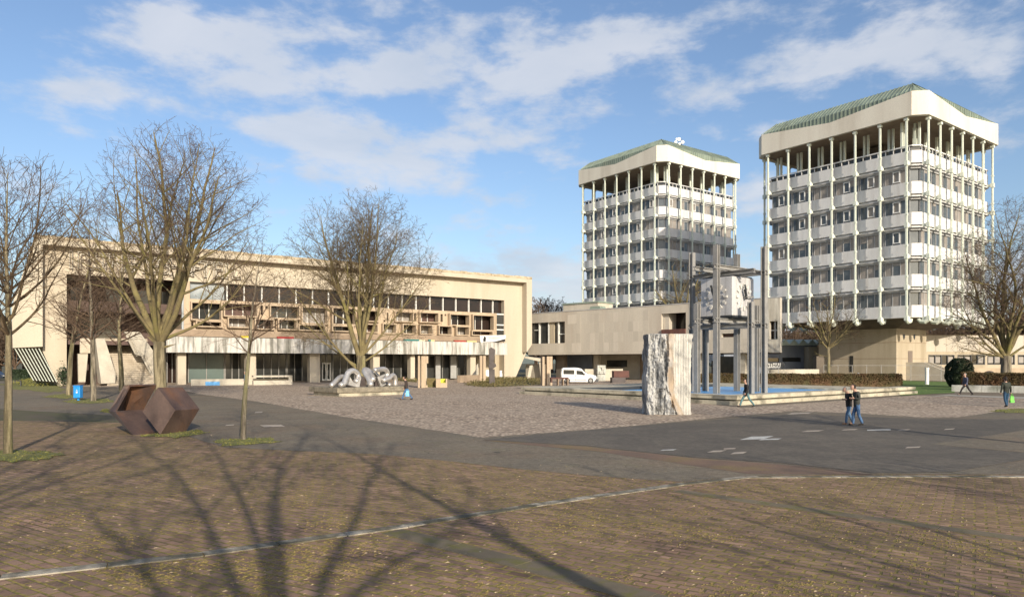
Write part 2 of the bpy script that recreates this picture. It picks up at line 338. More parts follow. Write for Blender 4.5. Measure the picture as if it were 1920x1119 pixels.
        base = mix(1.0, base, rng(noi(4, 9, r=.8), .36, .64, .76, 1.24), 'MULTIPLY'); base = mix(rng(noi(.6, 6), .5, .54, 0, .22), base, (.05, .048, .045)); base = mix(1.0, base, rng(vf, .3, .7, .8, 1.2), 'MULTIPLY'); base = mix(rng(noi(18, 2), .76, .8, 0, .4), base, (.35, .33, .28)); bumpn(vf, .5)
    elif kind == 'pebble':
        vo = n.new('ShaderNodeTexVoronoi'); vo.inputs['Scale'].default_value = 6.5; l.new(pos, vo.inputs['Vector'])
        sep = n.new('ShaderNodeSeparateColor'); l.new(vo.outputs['Color'], sep.inputs[0])
        base = mix(rng(sep.outputs[0], .0, 1), (.27, .20, .14), (.68, .55, .415)); base = mix(rng(vo.outputs['Distance'], .35, .75), base, (.17, .13, .10))
        base = mix(rng(big, .4, .65, 0, .4), base, (.40, .33, .255)); base = mix(rng(med, .5, .72, 0, .5), base, (.26, .20, .155)); base = mix(1.0, base, rng(noi(1.8, 9, r=.8), .36, .64, .84, 1.14), 'MULTIPLY'); bumpn(vo.outputs['Distance'], -.6, .02)
    elif kind == 'red':
        base = mix(rng(med, .35, .65), (.20, .132, .092), (.145, .102, .078)); base = mix(rng(noi(.5, 5), .5, .66, 0, .6), base, (.20, .16, .055))
        base = mix(1.0, base, rng(vf, .3, .7, .8, 1.2), 'MULTIPLY'); bumpn(vf, .5)
    elif kind == 'slab':
        base = mix(rng(med, .35, .65), (.19, .155, .105), (.12, .10, .07)); base = mix(rng(noi(2.5, 6), .5, .66, 0, .8), base, (.13, .125, .03)); base = mix(rng(noi(5, 3), .68, .72, 0, .6), base, (.38, .36, .3)); bumpn(fine, .6)
    elif kind == 'earth':
        base = mix(rng(big, .35, .65), (.12, .095, .07), (.09, .085, .05)); base = mix(rng(med, .4, .7, 0, .7), base, (.085, .095, .03)); bumpn(fine, .6)
    l.new(base, p.inputs['Base Color']); return m
g_brick = gmat('brick_pavers', 'brick'); g_asph = gmat('old_asphalt', 'asphalt'); g_asphd = gmat('dark_asphalt', 'asphalt_dark'); g_peb = gmat('pebble_paving', 'pebble')
g_red = gmat('reddish_gravel', 'red'); g_slab = gmat('mossy_slabs', 'slab'); g_earth = gmat('earth', 'earth')

# ------------------------------------------------------------------ ground
def sheet(name, pts, m, z=0.0, px=True, jit=0.0, seed=1):
    rnd = random.Random(seed); b = MB(); q = [G(x, y, z) if px else Vector((x, y, z)) for x, y in pts]
    if jit:
        out = []
        for i, a in enumerate(q):
            c = q[(i + 1) % len(q)]; k = max(1, int((c - a).length / 1.2)); d = (c - a); nn = Vector((-d.y, d.x, 0)).normalized()
            for j in range(k): out.append(a + d * (j / k) + nn * rnd.uniform(-jit, jit))
        q = out
    b.face(q); o = b.build(name, m, fix=False); me = o.data
    if me.polygons[0].normal.z < 0: me.flip_normals()
    return tag(o, kind='structure')
gb = MB(); gb.face([(-900, -200, 0), (900, -200, 0), (900, 1500, 0), (-900, 1500, 0)]); tag(gb.build('ground', g_earth), kind='structure')
sheet('brick_paving', [(-60, -30), (60, -30), (60, 19), (-60, 40)], g_brick, .004, px=False)
# asphalt: everything between the brick foreground and the buildings
sheet('asphalt_square', [(-200, 742), (-30, 765), (230, 780), (420, 838), (560, 845), (690, 850), (820, 862), (980, 880), (1120, 893), (1280, 903), (1400, 891), (1660, 889), (2400, 889), (2400, 716), (1700, 710), (400, 708), (-200, 718)], g_asph, .008, jit=.06, seed=3)
sheet('reddish_strip', [(830, 816), (905, 824), (1100, 836), (1290, 858), (1500, 873), (1640, 889), (1400, 888), (1300, 873), (1120, 845), (940, 829)], g_red, .012, jit=.08, seed=4)
sheet('dark_asphalt', [(905, 824), (1060, 810), (1250, 793), (1490, 776), (1740, 785), (2300, 786), (2300, 845), (1920, 861), (1790, 884), (1640, 886), (1470, 868), (1290, 856), (1100, 835)], g_asphd, .016, jit=.03, seed=5)
sheet('pebble_square', [(372, 738), (330, 729), (500, 722), (700, 724), (960, 728), (1210, 744), (1390, 764), (1560, 752), (1720, 741), (1800, 744), (2100, 752), (2100, 768), (1905, 766), (1795, 782), (1727, 782), (1615, 775), (1490, 770), (1310, 786), (1105, 805), (905, 820), (640, 780), (480, 752)], g_peb, .012, jit=.05, seed=6)
sheet('light_asphalt_panel', [(1920, 806), (1790, 826), (1745, 832), (1920, 848), (2100, 850), (2100, 806)], g_asph, .020)
# kerb of concrete lengths, and the mossy slab bands
def band(name, pts, wid, m, z, h=0.0, step=None, gap=0.0, jit=0.0):
    b = MB(); P = [G(x, y) for x, y in pts]; rnd = random.Random(len(pts) * 7)
    for i in range(len(P) - 1):
        a, c = P[i], P[i + 1]; d = c - a; L_ = d.length; d.normalize(); nn = Vector((-d.y, d.x, 0)); k = max(1, int(L_ / step)) if step else 1
        for j in range(k):
            p = a + d * (L_ * j / k + (gap if j or i else 0)); q = a + d * (L_ * (j + 1) / k - (0 if not gap else gap * .2)); o1 = rnd.uniform(-jit, jit); o2 = rnd.uniform(-jit, jit)
            w2 = wid / 2; zz_ = z + h + rnd.uniform(-.3, .3) * h * .5
            pp = [p + nn * (-w2 + o1), q + nn * (-w2 + o2), q + nn * (w2 + o2), p + nn * (w2 + o1)]
            b.hexa([Vector((v.x, v.y, z - .05)) for v in pp] + [Vector((v.x, v.y, zz_)) for v in pp])
    return tag(b.build(name, m), kind='structure')
band('kerb', [(-260, 1120), (0, 1083), (380, 1040), (760, 987), (1020, 945), (1280, 908), (1400, 895), (1660, 894), (2300, 894)], .235, kerbm, .012, .010, 1.0, .012, .012)
band('slab_strip', [(735, 997), (980, 1058), (1215, 1122), (1500, 1200)], .42, g_slab, .006, .012, 1.0, .01, .006)
band('slab_strip', [(1270, 921), (1420, 943), (1620, 971), (1920, 1012), (2200, 1050)], .34, g_slab, .006, .012, 1.0, .01, .006)
def mk(x, y, wpx, hpx, m, sk=0, name='paint_mark'):
    sheet(name, [(x - wpx / 2, y + hpx / 2), (x + wpx / 2, y + hpx / 2 - 1), (x + wpx / 2 + sk, y - hpx / 2 - 1), (x - wpx / 2 + sk, y - hpx / 2)], m, .024)
paintm = mat('worn_road_paint', (.55, .55, .52), (.35, .34, .31), .9, 3); patchm = mat('concrete_patch', (.42, .36, .29), (.30, .25, .2), .9, 3)
for a in [(1408, 821, 42, 6, paintm, 22), (1440, 823.5, 36, 2.5, paintm, 8), (1518, 808, 32, 2.6, patchm, 12), (1590, 805.5, 26, 2, patchm, 6), (1648, 806, 44, 2, paintm, 0), (1692, 806, 20, 2, patchm, 6), (1710, 838.5, 26, 2.6, patchm, 4),
          (1338, 846, 26, 3.5, patchm, 12), (1368, 841, 22, 2, patchm, 0), (1381, 849, 24, 4, patchm, 8), (1250, 843.5, 26, 2, paintm, 6), (1778, 804.5, 18, 2, patchm, 4), (515, 798.5, 40, 4, patchm, -8), (484, 773, 14, 2.4, patchm, 2), (430, 797, 16, 2, patchm, 2), (1495, 775, 40, 3, patchm, 10), (588, 744, 24, 2, patchm, 2)]: mk(*a)
def blob(name, pts, m, z, seed=1, rnd_amt=.18, kind='stuff'):
    rnd = random.Random(seed); P = [G(x, y) for x, y in pts]; c = sum(P, Vector()) / len(P); out = []
    for i, a in enumerate(P):
        b_ = P[(i + 1) % len(P)]
        for j in range(6): q = a.lerp(b_, j / 6); out.append(c + (q - c) * (1 + rnd.uniform(-rnd_amt, rnd_amt)))
    b = MB()
    for i in range(len(out)): b.face([(c.x, c.y, z + .02), (out[i].x, out[i].y, z), (out[(i + 1) % len(out)].x, out[(i + 1) % len(out)].y, z)])
    # short tufts
    for _ in range(int(260)):
        k = rnd.randrange(len(out)); q = c.lerp(out[k].lerp(out[(k + 1) % len(out)], rnd.random()), math.sqrt(rnd.random())); a = rnd.uniform(0, 6.28); h = rnd.uniform(.02, .055)
        d = Vector((math.cos(a), math.sin(a), 0)) * .03; b.face([(q.x - d.x, q.y - d.y, z), (q.x + d.x, q.y + d.y, z), (q.x + d.y * .5, q.y - d.x * .5, z + h)])
    o = b.build(name, m, fix=False); return tag(o, kind=kind)
for i, (p, m) in enumerate([([(-60, 858), (10, 868), (88, 861), (118, 852), (80, 845), (-40, 846)], grassm), ([(392, 828), (420, 836), (480, 834), (524, 828), (500, 821), (430, 823)], grassm),
            ([(118, 752), (150, 757), (215, 754), (208, 748), (150, 747)], grassm), ([(80, 744), (120, 748), (152, 744), (120, 738)], grassm), ([(186, 772), (215, 776), (214, 768), (195, 767)], grassm),
            ([(260, 818), (330, 821), (392, 812), (380, 806), (300, 812)], grassm), ([(1850, 771), (1890, 774), (2000, 778), (2000, 768), (1890, 766)], grassm), ([(90, 736), (20, 728), (0, 720), (60, 716), (110, 722), (130, 731)], grassm)]):
    o = blob('grass', p, m, .02, i + 3)
sheet('lawn', [(1650, 724), (1690, 741), (1790, 736), (1790, 716), (1650, 712)], lawnm, .03)
rt = random.Random(77); from mathutils import noise as mno
def scatter(name, n, m, sz, thr, hgt, px=(-100, 2020), py=(872, 1160)):
    b = MB(); k = 0; rot = R(-33); c0, s0_ = math.cos(rot), math.sin(rot)
    while k < n:
        y = py[0] + (py[1] - py[0]) * rt.random() ** .8; x = rt.uniform(*px); g = G(x, y)
        if mno.fractal(Vector((g.x * .55, g.y * .55, 3)), 1, 2, 4) < thr + rt.uniform(-.15, .15): continue
        k += 1; r_ = sz * rt.uniform(.4, 1.5); a0 = rt.uniform(0, 6.28)
        # sit in a joint: snap to the nearest bed joint
        u_ = g.x * c0 - g.y * s0_ ; v_ = g.x * s0_ + g.y * c0
        if rt.random() < .35: v_ = round(v_ / .165) * .165
        g = Vector((u_ * c0 + v_ * s0_, -u_ * s0_ + v_ * c0, .006)); pts = []
        for j in range(5): a = a0 + j * 1.2566; rr = r_ * rt.uniform(.5, 1.1); lx, ly = math.cos(a) * rr * 1.9, math.sin(a) * rr * .6; pts.append((g.x + lx * c0 + ly * s0_, g.y - lx * s0_ + ly * c0, .006))
        top = (g.x, g.y, .006 + hgt * rt.uniform(.4, 1.2))
        for j in range(5): b.face([pts[j], pts[(j + 1) % 5], top])
    return tag(b.build(name, m, fix=False), kind='stuff')
moss_y = mat('dry_moss', (.22, .16, .055), (.12, .10, .03), .95, 6, fine=.4)
scatter('moss', 11000, moss_y, .014, .16, .009); scatter('leaf_litter', 900, mat('pale_litter', (.42, .34, .22), (.16, .10, .06), .9, 9, fine=.4), .018, -1, .012, py=(780, 1150))
# paving in front of the hall
sheet('forecourt', [(60, 722), (330, 728), (500, 724), (700, 724), (960, 728), (1010, 724), (1210, 722), (1215, 705), (60, 705)], g_peb, .014)
sheet('pale_path', [(1740, 743), (1780, 739.5), (2050, 748), (2050, 752), (1780, 742)], mat('pale_path', (.36, .33, .28), None, .9), .02)
# ------------------------------------------------------------------ hall (long building)
HL = Frame(-.6567 * 80.9, 80.9, .8187, .5743)
hs_ = HL.s; hz_ = HL.z
hall = empty('concert_hall', HL.P(30, 5, 0), 'long cream concrete hall with raised lettering, boxed windows and white balcony band', 'building')
T1 = 1.3
sL = hs_(64); sR = hs_(997.5)
z_top = (hz_(120, 447) + hz_(997, 518)) / 2; z_bm = (hz_(120, 461) + hz_(988, 530)) / 2
z_op = (HL.z(125, 513, T1) + HL.z(945, 563.6, T1)) / 2
z_ws = HL.z(700, 576, T1)           # window strip bottom
TB = -2.6
z_bt = HL.z(634, 636.6, TB); z_bb = HL.z(634, 662.8, TB)
b = MB(); b.box(HL, hs_(64), sR, 0, 24, z_bm, z_top - .35); b.build('roof_beam', cream, hall)
b = MB()
rnd = random.Random(5); n = 60
for i in range(n):
    a = hs_(64) + (sR - hs_(64)) * i / n; c = hs_(64) + (sR - hs_(64)) * (i + 1) / n
    b.box(HL, a, c - .02, -.06 + rnd.uniform(0, .03), .6, z_top - .35, z_top + rnd.uniform(-.05, .04))
b.box(HL, hs_(64), sR, .6, 24, z_top - .36, z_top - .2)
b.build('roof_edge', cream_dirty, hall)
b = MB(); zc = HL.z(997, 646); zc2 = HL.z(987, 660)
b.fprism(HL, [(hs_(987.5), z_bm), (hs_(987.5), zc2), (sR, zc), (sR, z_bm)], 0, 22); b.build('end_frame', cream, hall)
# left end: wing that leans out, with slanted fins under it
b = MB(); F0 = HL
def q(px, py, t=0): return (HL.s(px, t), HL.z(px, py, t))
b.fprism(HL, [q(64.5, 445), q(80, 459), q(80, 649.5), q(24, 652), q(22, 575)], .003, 14); b.build('end_wing', cream, hall)
b = MB(); b.fprism(HL, [q(27, 653), q(74, 650), q(109, 719), q(64, 715)], 2.2, 2.4); b.build('end_glazing', glass_b, hall)
for i in range(8):
    x0 = 27 + i * 6.4; x1 = 62 + i * 6.2; b = MB(); b.fprism(HL, [q(x0, 653), q(x0 + 2.0, 653), q(x1 + 2.3, 713 + i * .4), q(x1, 713 + i * .4)], .2, 1.8); b.build('fin', tw_fin, hall)
# recessed wall
sl = HL.s
wa = [sl(80, T1), sl(125, T1), sl(345, T1), sl(356, T1), sl(945.5, T1), sl(988, T1)]
b = MB(); b.wall(HL, wa[0], wa[5], z_op, z_bm, T1, T1 + .6); b.build('fascia_wall', cream, hall)
b = MB(); b.fprism(HL, [(wa[0], z_op), (wa[1], z_op), (wa[1], 0), (sl(109, T1), 0), (wa[0], HL.z(80, 659, T1))], T1, T1 + 12); b.build('end_wall', cream, hall)
b = MB(); zt = HL.z(985, 664, T1)
b.fprism(HL, [(wa[4], 0), (sl(966, T1), 0), (sl(985.5, T1), zt), (wa[5] - .02, z_op), (wa[4], z_op)], T1, T1 + 9); b.build('end_wall', cream, hall)
b = MB(); b.wall(HL, wa[0], wa[4], 0, z_bm, 24, 24.3); b.wall(HL, wa[4], sR, z_bm - 3, z_bm, 24, 24.3); b.build('rear_wall', cream, hall)
# loggia on the left
b = MB(); b.wall(HL, wa[1], wa[2] + 1, 0, z_op, T1 + 7, T1 + 7.4); b.box(HL, wa[1], wa[2] + 1, T1 + .6, T1 + 7, z_op + .4, z_op + .8); b.build('loggia_back', darkwood, hall)
zl = [HL.z(240, y, T1 + 3) for y in (571, 585, 612, 632, 640)]
b = MB(); b.box(HL, wa[1], wa[2] + .4, T1 + 1.2, T1 + 1.5, zl[1] - .2, zl[0] + .1); b.box(HL, wa[1], wa[2] + .4, T1 + 1.5, T1 + 7, zl[1] - .2, zl[1] + .1); b.build('loggia_parapet', mat('brown_cladding', (.085, .05, .037), (.06, .035, .027), .7, .8), hall)
b = MB(); b.box(HL, wa[1], wa[1] + 11, T1 + .8, T1 + 6, zl[4] - .5, zl[4]); b.build('loggia_floor', darkwood, hall)
for i, (x0, x1) in enumerate([(133, 152), (200, 232), (255, 300), (305, 335)]):
    b = MB(); b.wall(HL, sl(x0, T1 + 6), sl(x1, T1 + 6), zl[1] + 1.2, z_op - .9, T1 + 6.7, T1 + 6.8); b.build('window', glass, hall)
for (x0, x1) in [(133, 170), (180, 225), (300, 344)]:
    b = MB(); b.wall(HL, sl(x0, T1 + 6), sl(x1, T1 + 6), zl[4] + .1, zl[1] - .6, T1 + 6.7, T1 + 6.8); b.build('window', glass, hall)
# post between loggia and glazing
b = MB(); b.wall(HL, wa[2] - .02, wa[3], z_bt - .6, z_op, T1, T1 + 7); b.build('pier', tan_light, hall)
b = MB(); b.box(HL, sl(340, T1), sl(343.5, T1), T1 - .3, T1, z_bt, z_op); b.build('downpipe', glass_dim, hall)
# window strip under the fascia
TG = T1 + .9
s0, s1 = sl(356, TG), sl(945.5, TG)
b = MB(); b.wall(HL, sl(420, TG), s1, z_ws - .05, z_op, TG, TG + .08); b.build('window_strip', glass_b, hall)
b = MB(); b.wall(HL, s0, sl(420, TG) - .02, z_ws - .05, z_op, TG - .2, TG - .1); b.build('window', glass_dim, hall)
mps = [422, 425.6, 458, 491, 523.5, 555, 586, 616, 645, 672.5, 700.5, 728, 754, 780, 806, 830.6, 854.7, 879, 902, 924]
for x in mps[1:]:
    s = sl(x, TG - .25); b = MB(); b.box(HL, s - .08, s + .08, TG - .3, TG, z_ws, z_op - .01); b.build('mullion', whiteframe, hall)
# boxed window front
def zz2(x, y): return (300 + x / 2.945, 400 + y / 2.945)
def zz3(x, y): return (600 + x / 3.73, 480 + y / 3.73)
op2 = [(175, 497, 335, 585), (355, 502, 530, 566), (610, 515, 765, 577), (785, 522, 920, 606), (950, 527, 1070, 612), (378, 580, 480, 626), (203, 600, 335, 622), (525, 588, 620, 636), (655, 590, 750, 638), (765, 620, 900, 643), (487, 580, 502, 632), (560, 508, 573, 560), (585, 510, 600, 526), (535, 560, 552, 574), (633, 590, 645, 638), (765, 594, 775, 608), (175, 597, 188, 622), (950, 625, 1060, 648)]
op3 = [(85, 370, 240, 475), (270, 385, 400, 452), (528, 395, 645, 455), (697, 400, 820, 460), (905, 412, 1035, 482), (1068, 418, 1208, 516), (440, 480, 525, 537), (575, 482, 660, 540), (695, 487, 775, 543), (828, 493, 910, 546), (950, 497, 1030, 550), (1062, 528, 1200, 551), (473, 395, 485, 450), (665, 398, 680, 455), (850, 405, 866, 460), (275, 480, 395, 530), (785, 490, 800, 545), (920, 495, 933, 508), (1050, 498, 1058, 512), (830, 462, 842, 474), (878, 405, 890, 418), (450, 446, 464, 460)]
ops = []
for fn, lst in ((zz2, op2), (zz3, op3)):
    for a in lst:
        x0, y0 = fn(a[0], a[1]); x1, y1 = fn(a[2], a[3]); xm = (x0 + x1) / 2; big = (x1 - x0) > 12
        ops.append((sl(x0, T1 - .2), sl(x1, T1 - .2), HL.z(xm, y1, T1 - .2), HL.z(xm, y0, T1 - .2), big))
sK = sl(932, T1); zf = z_bt + .3
b = MB(); b.wall(HL, wa[3], sK, zf, z_ws - .02, T1 + .1, T1 + .55, [o[:4] for o in ops]); b.build('box_front', tan_light, hall)
TQ = T1 + 1.2
b = MB(); b.wall(HL, wa[3], s1, zf - .8, z_ws + .5, TQ + .3, TQ + .4); b.build('glazing', glass_b, hall)
rnd = random.Random(4)
for o_ in ops:
    if not o_[4]: continue
    a, c, d, e = o_[:4]; f = .16
    b = MB(); b.wall(HL, a - f, c + f, d - f, e + f, T1 - .45 - rnd.random() * .3, T1 + .098, [(a, c, d, e)]); fr_ = b.build('window_box', tan_light, hall)
    b = MB().mat(0); b.wall(HL, a - .3, c + .3, d - .2, e + .2, TQ, TQ + .06)
    b.mat(1)
    for k in range(1, 3): x = a + (c - a) * k / 3; b.box(HL, x - .05, x + .05, TQ - .08, TQ - .005, d - .2, e + .2)
    b.build('pane', [rnd.choice([glass, glass_b, glass_b, darkwood, blind]), whiteframe], fr_)
for px, y0_, y1_ in [(937.5, 592, 627)]:
    b = MB(); b.wall(HL, sl(933, T1), wa[4], zf, z_ws, T1 + .3, T1 + .4); b.build('window', glass, hall)
    for y in (589, 609, 618): b = MB(); zc_ = HL.z(938, y, T1); b.box(HL, sl(932.2, T1), wa[4], T1 + .15, T1 + .3, zc_ - .1, zc_ + .1); b.build('transom', whiteframe, hall)
# balcony
zp1 = HL.z(634, 624.5, T1 - 1.2); zp0 = HL.z(634, 634.5, T1 - 1.2)
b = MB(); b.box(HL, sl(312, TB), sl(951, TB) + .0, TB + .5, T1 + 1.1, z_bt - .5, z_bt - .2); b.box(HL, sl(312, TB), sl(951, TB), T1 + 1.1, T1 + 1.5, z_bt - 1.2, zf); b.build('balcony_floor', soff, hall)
b = MB(); b.box(HL, sl(312, T1 - 1.4), sl(944, T1 - 1.4), T1 - 1.4, T1 - 1.1, zp0 - .1, zp1); b.build('balcony_parapet', tan, hall)
b = MB()
rnd = random.Random(9); npan = 34; a0 = sl(313, TB); a1 = sl(951.5, TB)
for i in range(npan):
    x0 = a0 + (a1 - a0) * i / npan; x1 = a0 + (a1 - a0) * (i + 1) / npan; b.box(HL, x0 + .012, x1 - .012, TB + rnd.uniform(-.02, .02), TB + .35, z_bb, z_bt)
b.box(HL, a0 - .02, a1 + .02, TB + .35, TB + .5, z_bb - .02, z_bt - .05)
b.build('balcony_band', marble, hall)
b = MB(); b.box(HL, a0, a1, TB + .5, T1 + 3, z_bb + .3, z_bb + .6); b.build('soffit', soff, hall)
cols = [((.6, .45, .03), 452, 466), ((.5, .45, .3), 466, 474), ((.30, .02, .02), 520, 551), ((.02, .16, .15), 758, 786), ((.55, .5, .35), 786, 797), ((.02, .16, .15), 804, 808), ((.6, .5, .25), 808, 815), ((.32, .05, .03), 852, 874), ((.6, .42, .2), 876, 894)]
for i, (c, x0, x1) in enumerate(cols):
    b = MB(); b.box(HL, sl(x0, TB + .6), sl(x1, TB + .6), TB + .6, TB + .9, z_bt - .15, z_bt + .28); b.build('planter_box', mat('box_paint_%d' % i, c, None, .7), hall)
# ground floor
TP = TB + 1.1
for x0, x1 in [(333, 349), (462, 480), (581, 600), (700, 712), (793, 800), (882, 892), (770, 778)]:
    b = MB(); b.box(HL, sl(x0, TP), sl(x1, TP), TP, TP + 1.1, 0, z_bb + .3); b.build('pillar', cream, hall)
TW = T1 + 1.5
seg = [(313, 332, glass_b), (353, 420, glass_g), (422, 460, glass), (480, 536, glass), (538, 580, glass), (601, 622, glass), (624, 690, glass), (692, 780, glass), (800, 885, glass), (893, 945, shaftm)]
for x0, x1, m in seg:
    b = MB().mat(0); b.wall(HL, sl(x0, TW), sl(x1, TW), .15, z_bb + .3, TW, TW + .08); b.mat(1); k = max(2, round((x1 - x0) / 14)) if m is not glass_g else 2
    if m is not shaftm:
        for j in range(k + 1): x = sl(x0, TW) + (sl(x1, TW) - sl(x0, TW)) * j / k; b.box(HL, x - .05, x + .05, TW - .1, TW - .003, .15, z_bb + .3)
    b.build('shop_window', [m, steel], hall)
b = MB(); b.box(HL, sl(313, TW), sl(945, TW), TW - .05, TW + .2, 0, .15); b.box(HL, sl(313, TW), sl(945, TW), TW + .25, TW + .3, 0, z_bb + .3); b.build('base_strip', soff, hall)
for x in (603.5, 612):
    b = MB().mat(0); b.wall(HL, sl(x, TW - .2), sl(x + 8, TW - .2), .1, 2.7, TW - .25, TW - .15, [(sl(x, TW - .2) + .15, sl(x + 8, TW - .2) - .15, .35, 2.5)]); dr = b.build('door', whiteframe, hall)
    b = MB(); xx = sl(x + (6.5 if x < 605 else 1), TW - .2); b.box(HL, xx, xx + .08, TW - .4, TW - .25, .9, 1.6); b.build('door_handle', white, dr)
for x0, x1 in [(817, 826), (845, 856)]:
    b = MB(); b.box(HL, sl(x0, TW - 1), sl(x1, TW - 1), TW - 1, TW - .9, .2, z_bb - .2); b.build('notice_panel', mat('pale_grey_panel', (.36, .36, .35), None, .7) if x0 < 820 else MATS['pale_grey_panel'], hall)
# stair in the loggia
st = empty('outdoor_staircase', HL.P(sl(240), -1, 0), 'broad concrete outdoor stair with angular cheek walls below the dark loggia', 'stairs')
sa, sb = sl(196, 1.5), sl(293, .5); nst = 26; ztop = HL.z(240, 635, 8)
b = MB()
for i in range(nst): b.box(HL, sa, sb, -1.5 + i * .36 + .12, 8.4, ztop * i / nst - (.003 if i else 0), ztop * (i + 1) / nst - .1); b.box(HL, sa, sb, -1.5 + i * .36, -1.5 + i * .36 + .6, ztop * (i + 1) / nst - .1, ztop * (i + 1) / nst)
b.build('steps', stepm, st)
def cheek(name, pts, t0, t1, m): b = MB(); b.prism([HL.P(HL.s(x, t0), t0, HL.z(x, y, t0)) for x, y in pts], (HL.v.x * (t1 - t0), HL.v.y * (t1 - t0), 0)); return b.build(name, m, st)
cheek('cheek_wall', [(179, 634), (196, 634), (217, 700), (216, 718), (190, 719)], -1.7, 2.5, palew)
cheek('cheek_wall', [(233, 622), (262, 622), (292, 664), (296, 716), (286, 717), (266, 664), (256, 668)], .5, 1.2, palew)
for dx in (0, 6):
    pts = [(237 + dx, 628), (254 + dx, 663), (266 + dx, 667), (287 + dx * .6, 708)]; b = MB(); b.tube([HL.P(HL.s(x, .3), .3, HL.z(x, y, .3)) for x, y in pts], .11, 6); b.build('handrail', palew, st)
cheek('pier', [(146, 663), (165, 663), (160, 716), (147, 716)], 1.8, 3, palew)
cheek('cheek_wall', [(150, 634), (172, 634), (172, 662), (150, 662)], 1.6, 2.2, stepm)
# lettering
def text(name, s, size, m, parent, fr, s_, t_, z_, depth=.12, flip=False, outline=None, sx=1.0):
    cu = bpy.data.curves.new(name, 'FONT'); cu.body = s; cu.size = size; cu.extrude = depth / 2; cu.align_x = 'CENTER'; cu.resolution_u = 3
    if outline: cu.fill_mode = 'NONE'; cu.extrude = depth / 2; cu.bevel_depth = outline; cu.bevel_resolution = 0
    t = bpy.data.objects.new('t', cu); me = bpy.data.meshes.new_from_object(t); bpy.data.objects.remove(t); bpy.data.curves.remove(cu)
    me.materials.clear(); me.materials.append(m); me.name = name
    u = fr.u * (-1 if flip else 1); M = Matrix(((u.x * sx, 0, u.y, 0), (u.y * sx, 0, -u.x, 0), (0, 1, 0, 0), (0, 0, 0, 1))); me.transform(M)
    p = fr.P(s_, t_, z_); q_ = parent
    while q_ is not None: p = p - q_.location; q_ = q_.parent
    me.transform(Matrix.Translation(p)); o = bpy.data.objects.new(name, me); put(o, parent); return o
letterm = mat('letter_metal', (.60, .56, .48), None, .5)
glyphs = [('I', 133), ('R', 158), ('S', 184), ('F', 201), ('R', 216), ('I', 231), ('E', 244), ('R', 258), ('T', 277), ('E', 290), ('B', 306), ('H', 330), ('O', 349), ('F', 366), ('T', 385), ('E', 408), ('I', 425), ('L', 442)]
for ch, x in glyphs:
    zz_ = HL.z(133, 503, T1 - .3); o = text('letter', ch, 2.9, letterm, hall, HL, sl(x, T1 - .3), T1 - .25, zz_, .35, outline=.034, sx=.95)
# banner on the balcony
bn = MB().mat(0); x0, x1 = sl(901, TB - .1), sl(947, TB - .1); za, zb = HL.z(901, 641.5, TB), HL.z(901, 628, TB)
bn.fprism(HL, [(x0, za), (x1, za + .2), (x1 + .1, zb + .1), (x0 - .1, zb - .1)], TB - .12, TB - .06)
bn.mat(1); bn.fprism(HL, [(x0 + 2.2, za + .02), (x1, za + .22), (x1, za + .62)], TB - .14, TB - .125); bn.fprism(HL, [(x0 + .5, za + .1), (x0 + .95, za + .15), (x0 + 1.0, zb - .35), (x0 + .7, zb - .15), (x0 + .45, za + .5)], TB - .14, TB - .125)
for i in range(3): bn.fprism(HL, [(x0 + 1.3 + i * .1, zb - .3 - i * .13), (x1 - .9, zb - .22 - i * .13), (x1 - .9, zb - .26 - i * .13), (x0 + 1.3 + i * .1, zb - .34 - i * .13)], TB - .14, TB - .125)
tag(bn.build('banner', [white, black]), 'white banner with black figure and wedge on the right end of the hall balcony', 'banner')
# low basin wall with ramp before the hall
lw = empty('basin_wall', G(450, 722), 'low white wall of a small fountain basin in front of the hall windows', 'low wall')
fr = Frame(*G(358, 723).xy, *(G(545, 720.5) - G(358, 723)).xy)
b = MB(); b.box(fr, 0, fr.s(545), 0, .5, 0, .75); b.box(fr, fr.s(473), fr.s(545), -1.2, 0, 0, .55); b.box(fr, fr.s(473), fr.s(545), -1.2, .5, .95, 1.15); b.box(fr, fr.s(538), fr.s(545), -1.2, .5, .55, .95); b.build('wall_body', palew, lw)
b = MB(); b.box(fr, fr.s(385), fr.s(412), -.06, -.003, .02, .45); b.build('blue_tiles', poolm, lw)
# ------------------------------------------------------------------ pavilion
PR = W(1463, Y0, 92); PLp = W(998.6, Y0, 123)
PV = Frame(PR.x, PR.y, PLp.x - PR.x, PLp.y - PR.y, flip=True)    # s runs left and away, t into the building
pv = empty('council_pavilion', PV.P(20, 5, 0), 'low stone clad pavilion raised over an open ground floor, left behind the clock', 'building')
ps, pz = PV.s, PV.z
zT = pz(1293, 569); zB = (pz(1309, 660) + pz(1000, 667)) / 2; sE = ps(990)
hole = [(ps(1059), ps(994), pz(1030, 643.5), pz(1030, 604)), (ps(1286), ps(1240), pz(1262, 627), pz(1262, 587)), (ps(1377), ps(1353), pz(1365, 632), pz(1365, 625)), (ps(1458), ps(1443), pz(1450, 636), pz(1450, 602))]
b = MB(); b.wall(PV, 0, sE, zB, zT, 0, .5, hole); b.build('stone_wall', pavm, pv)
rnd = random.Random(2)
panm = [mat('stone_panel_%d' % i, c, tuple(x * .9 for x in c), .8, .6, streak=True, fine=.06) for i, c in enumerate([(.49, .445, .372), (.53, .48, .405), (.455, .412, .345)])]
b = MB()
for i in range(46):
    for j in range(4):
        a = .6 + i * .93; z0 = zB + .35 + j * 1.55; c = a + .9; d = z0 + 1.5
        if d > zT - .2 or c > sE - .3 or rnd.random() < .45 or any(a < h[1] + .05 and c > h[0] - .05 and z0 < h[3] + .05 and d > h[2] - .05 for h in hole): continue
        b.mat(rnd.randrange(3)).box(PV, a, c, -.012, .05, z0, d)
b.build('cladding', panm, pv)
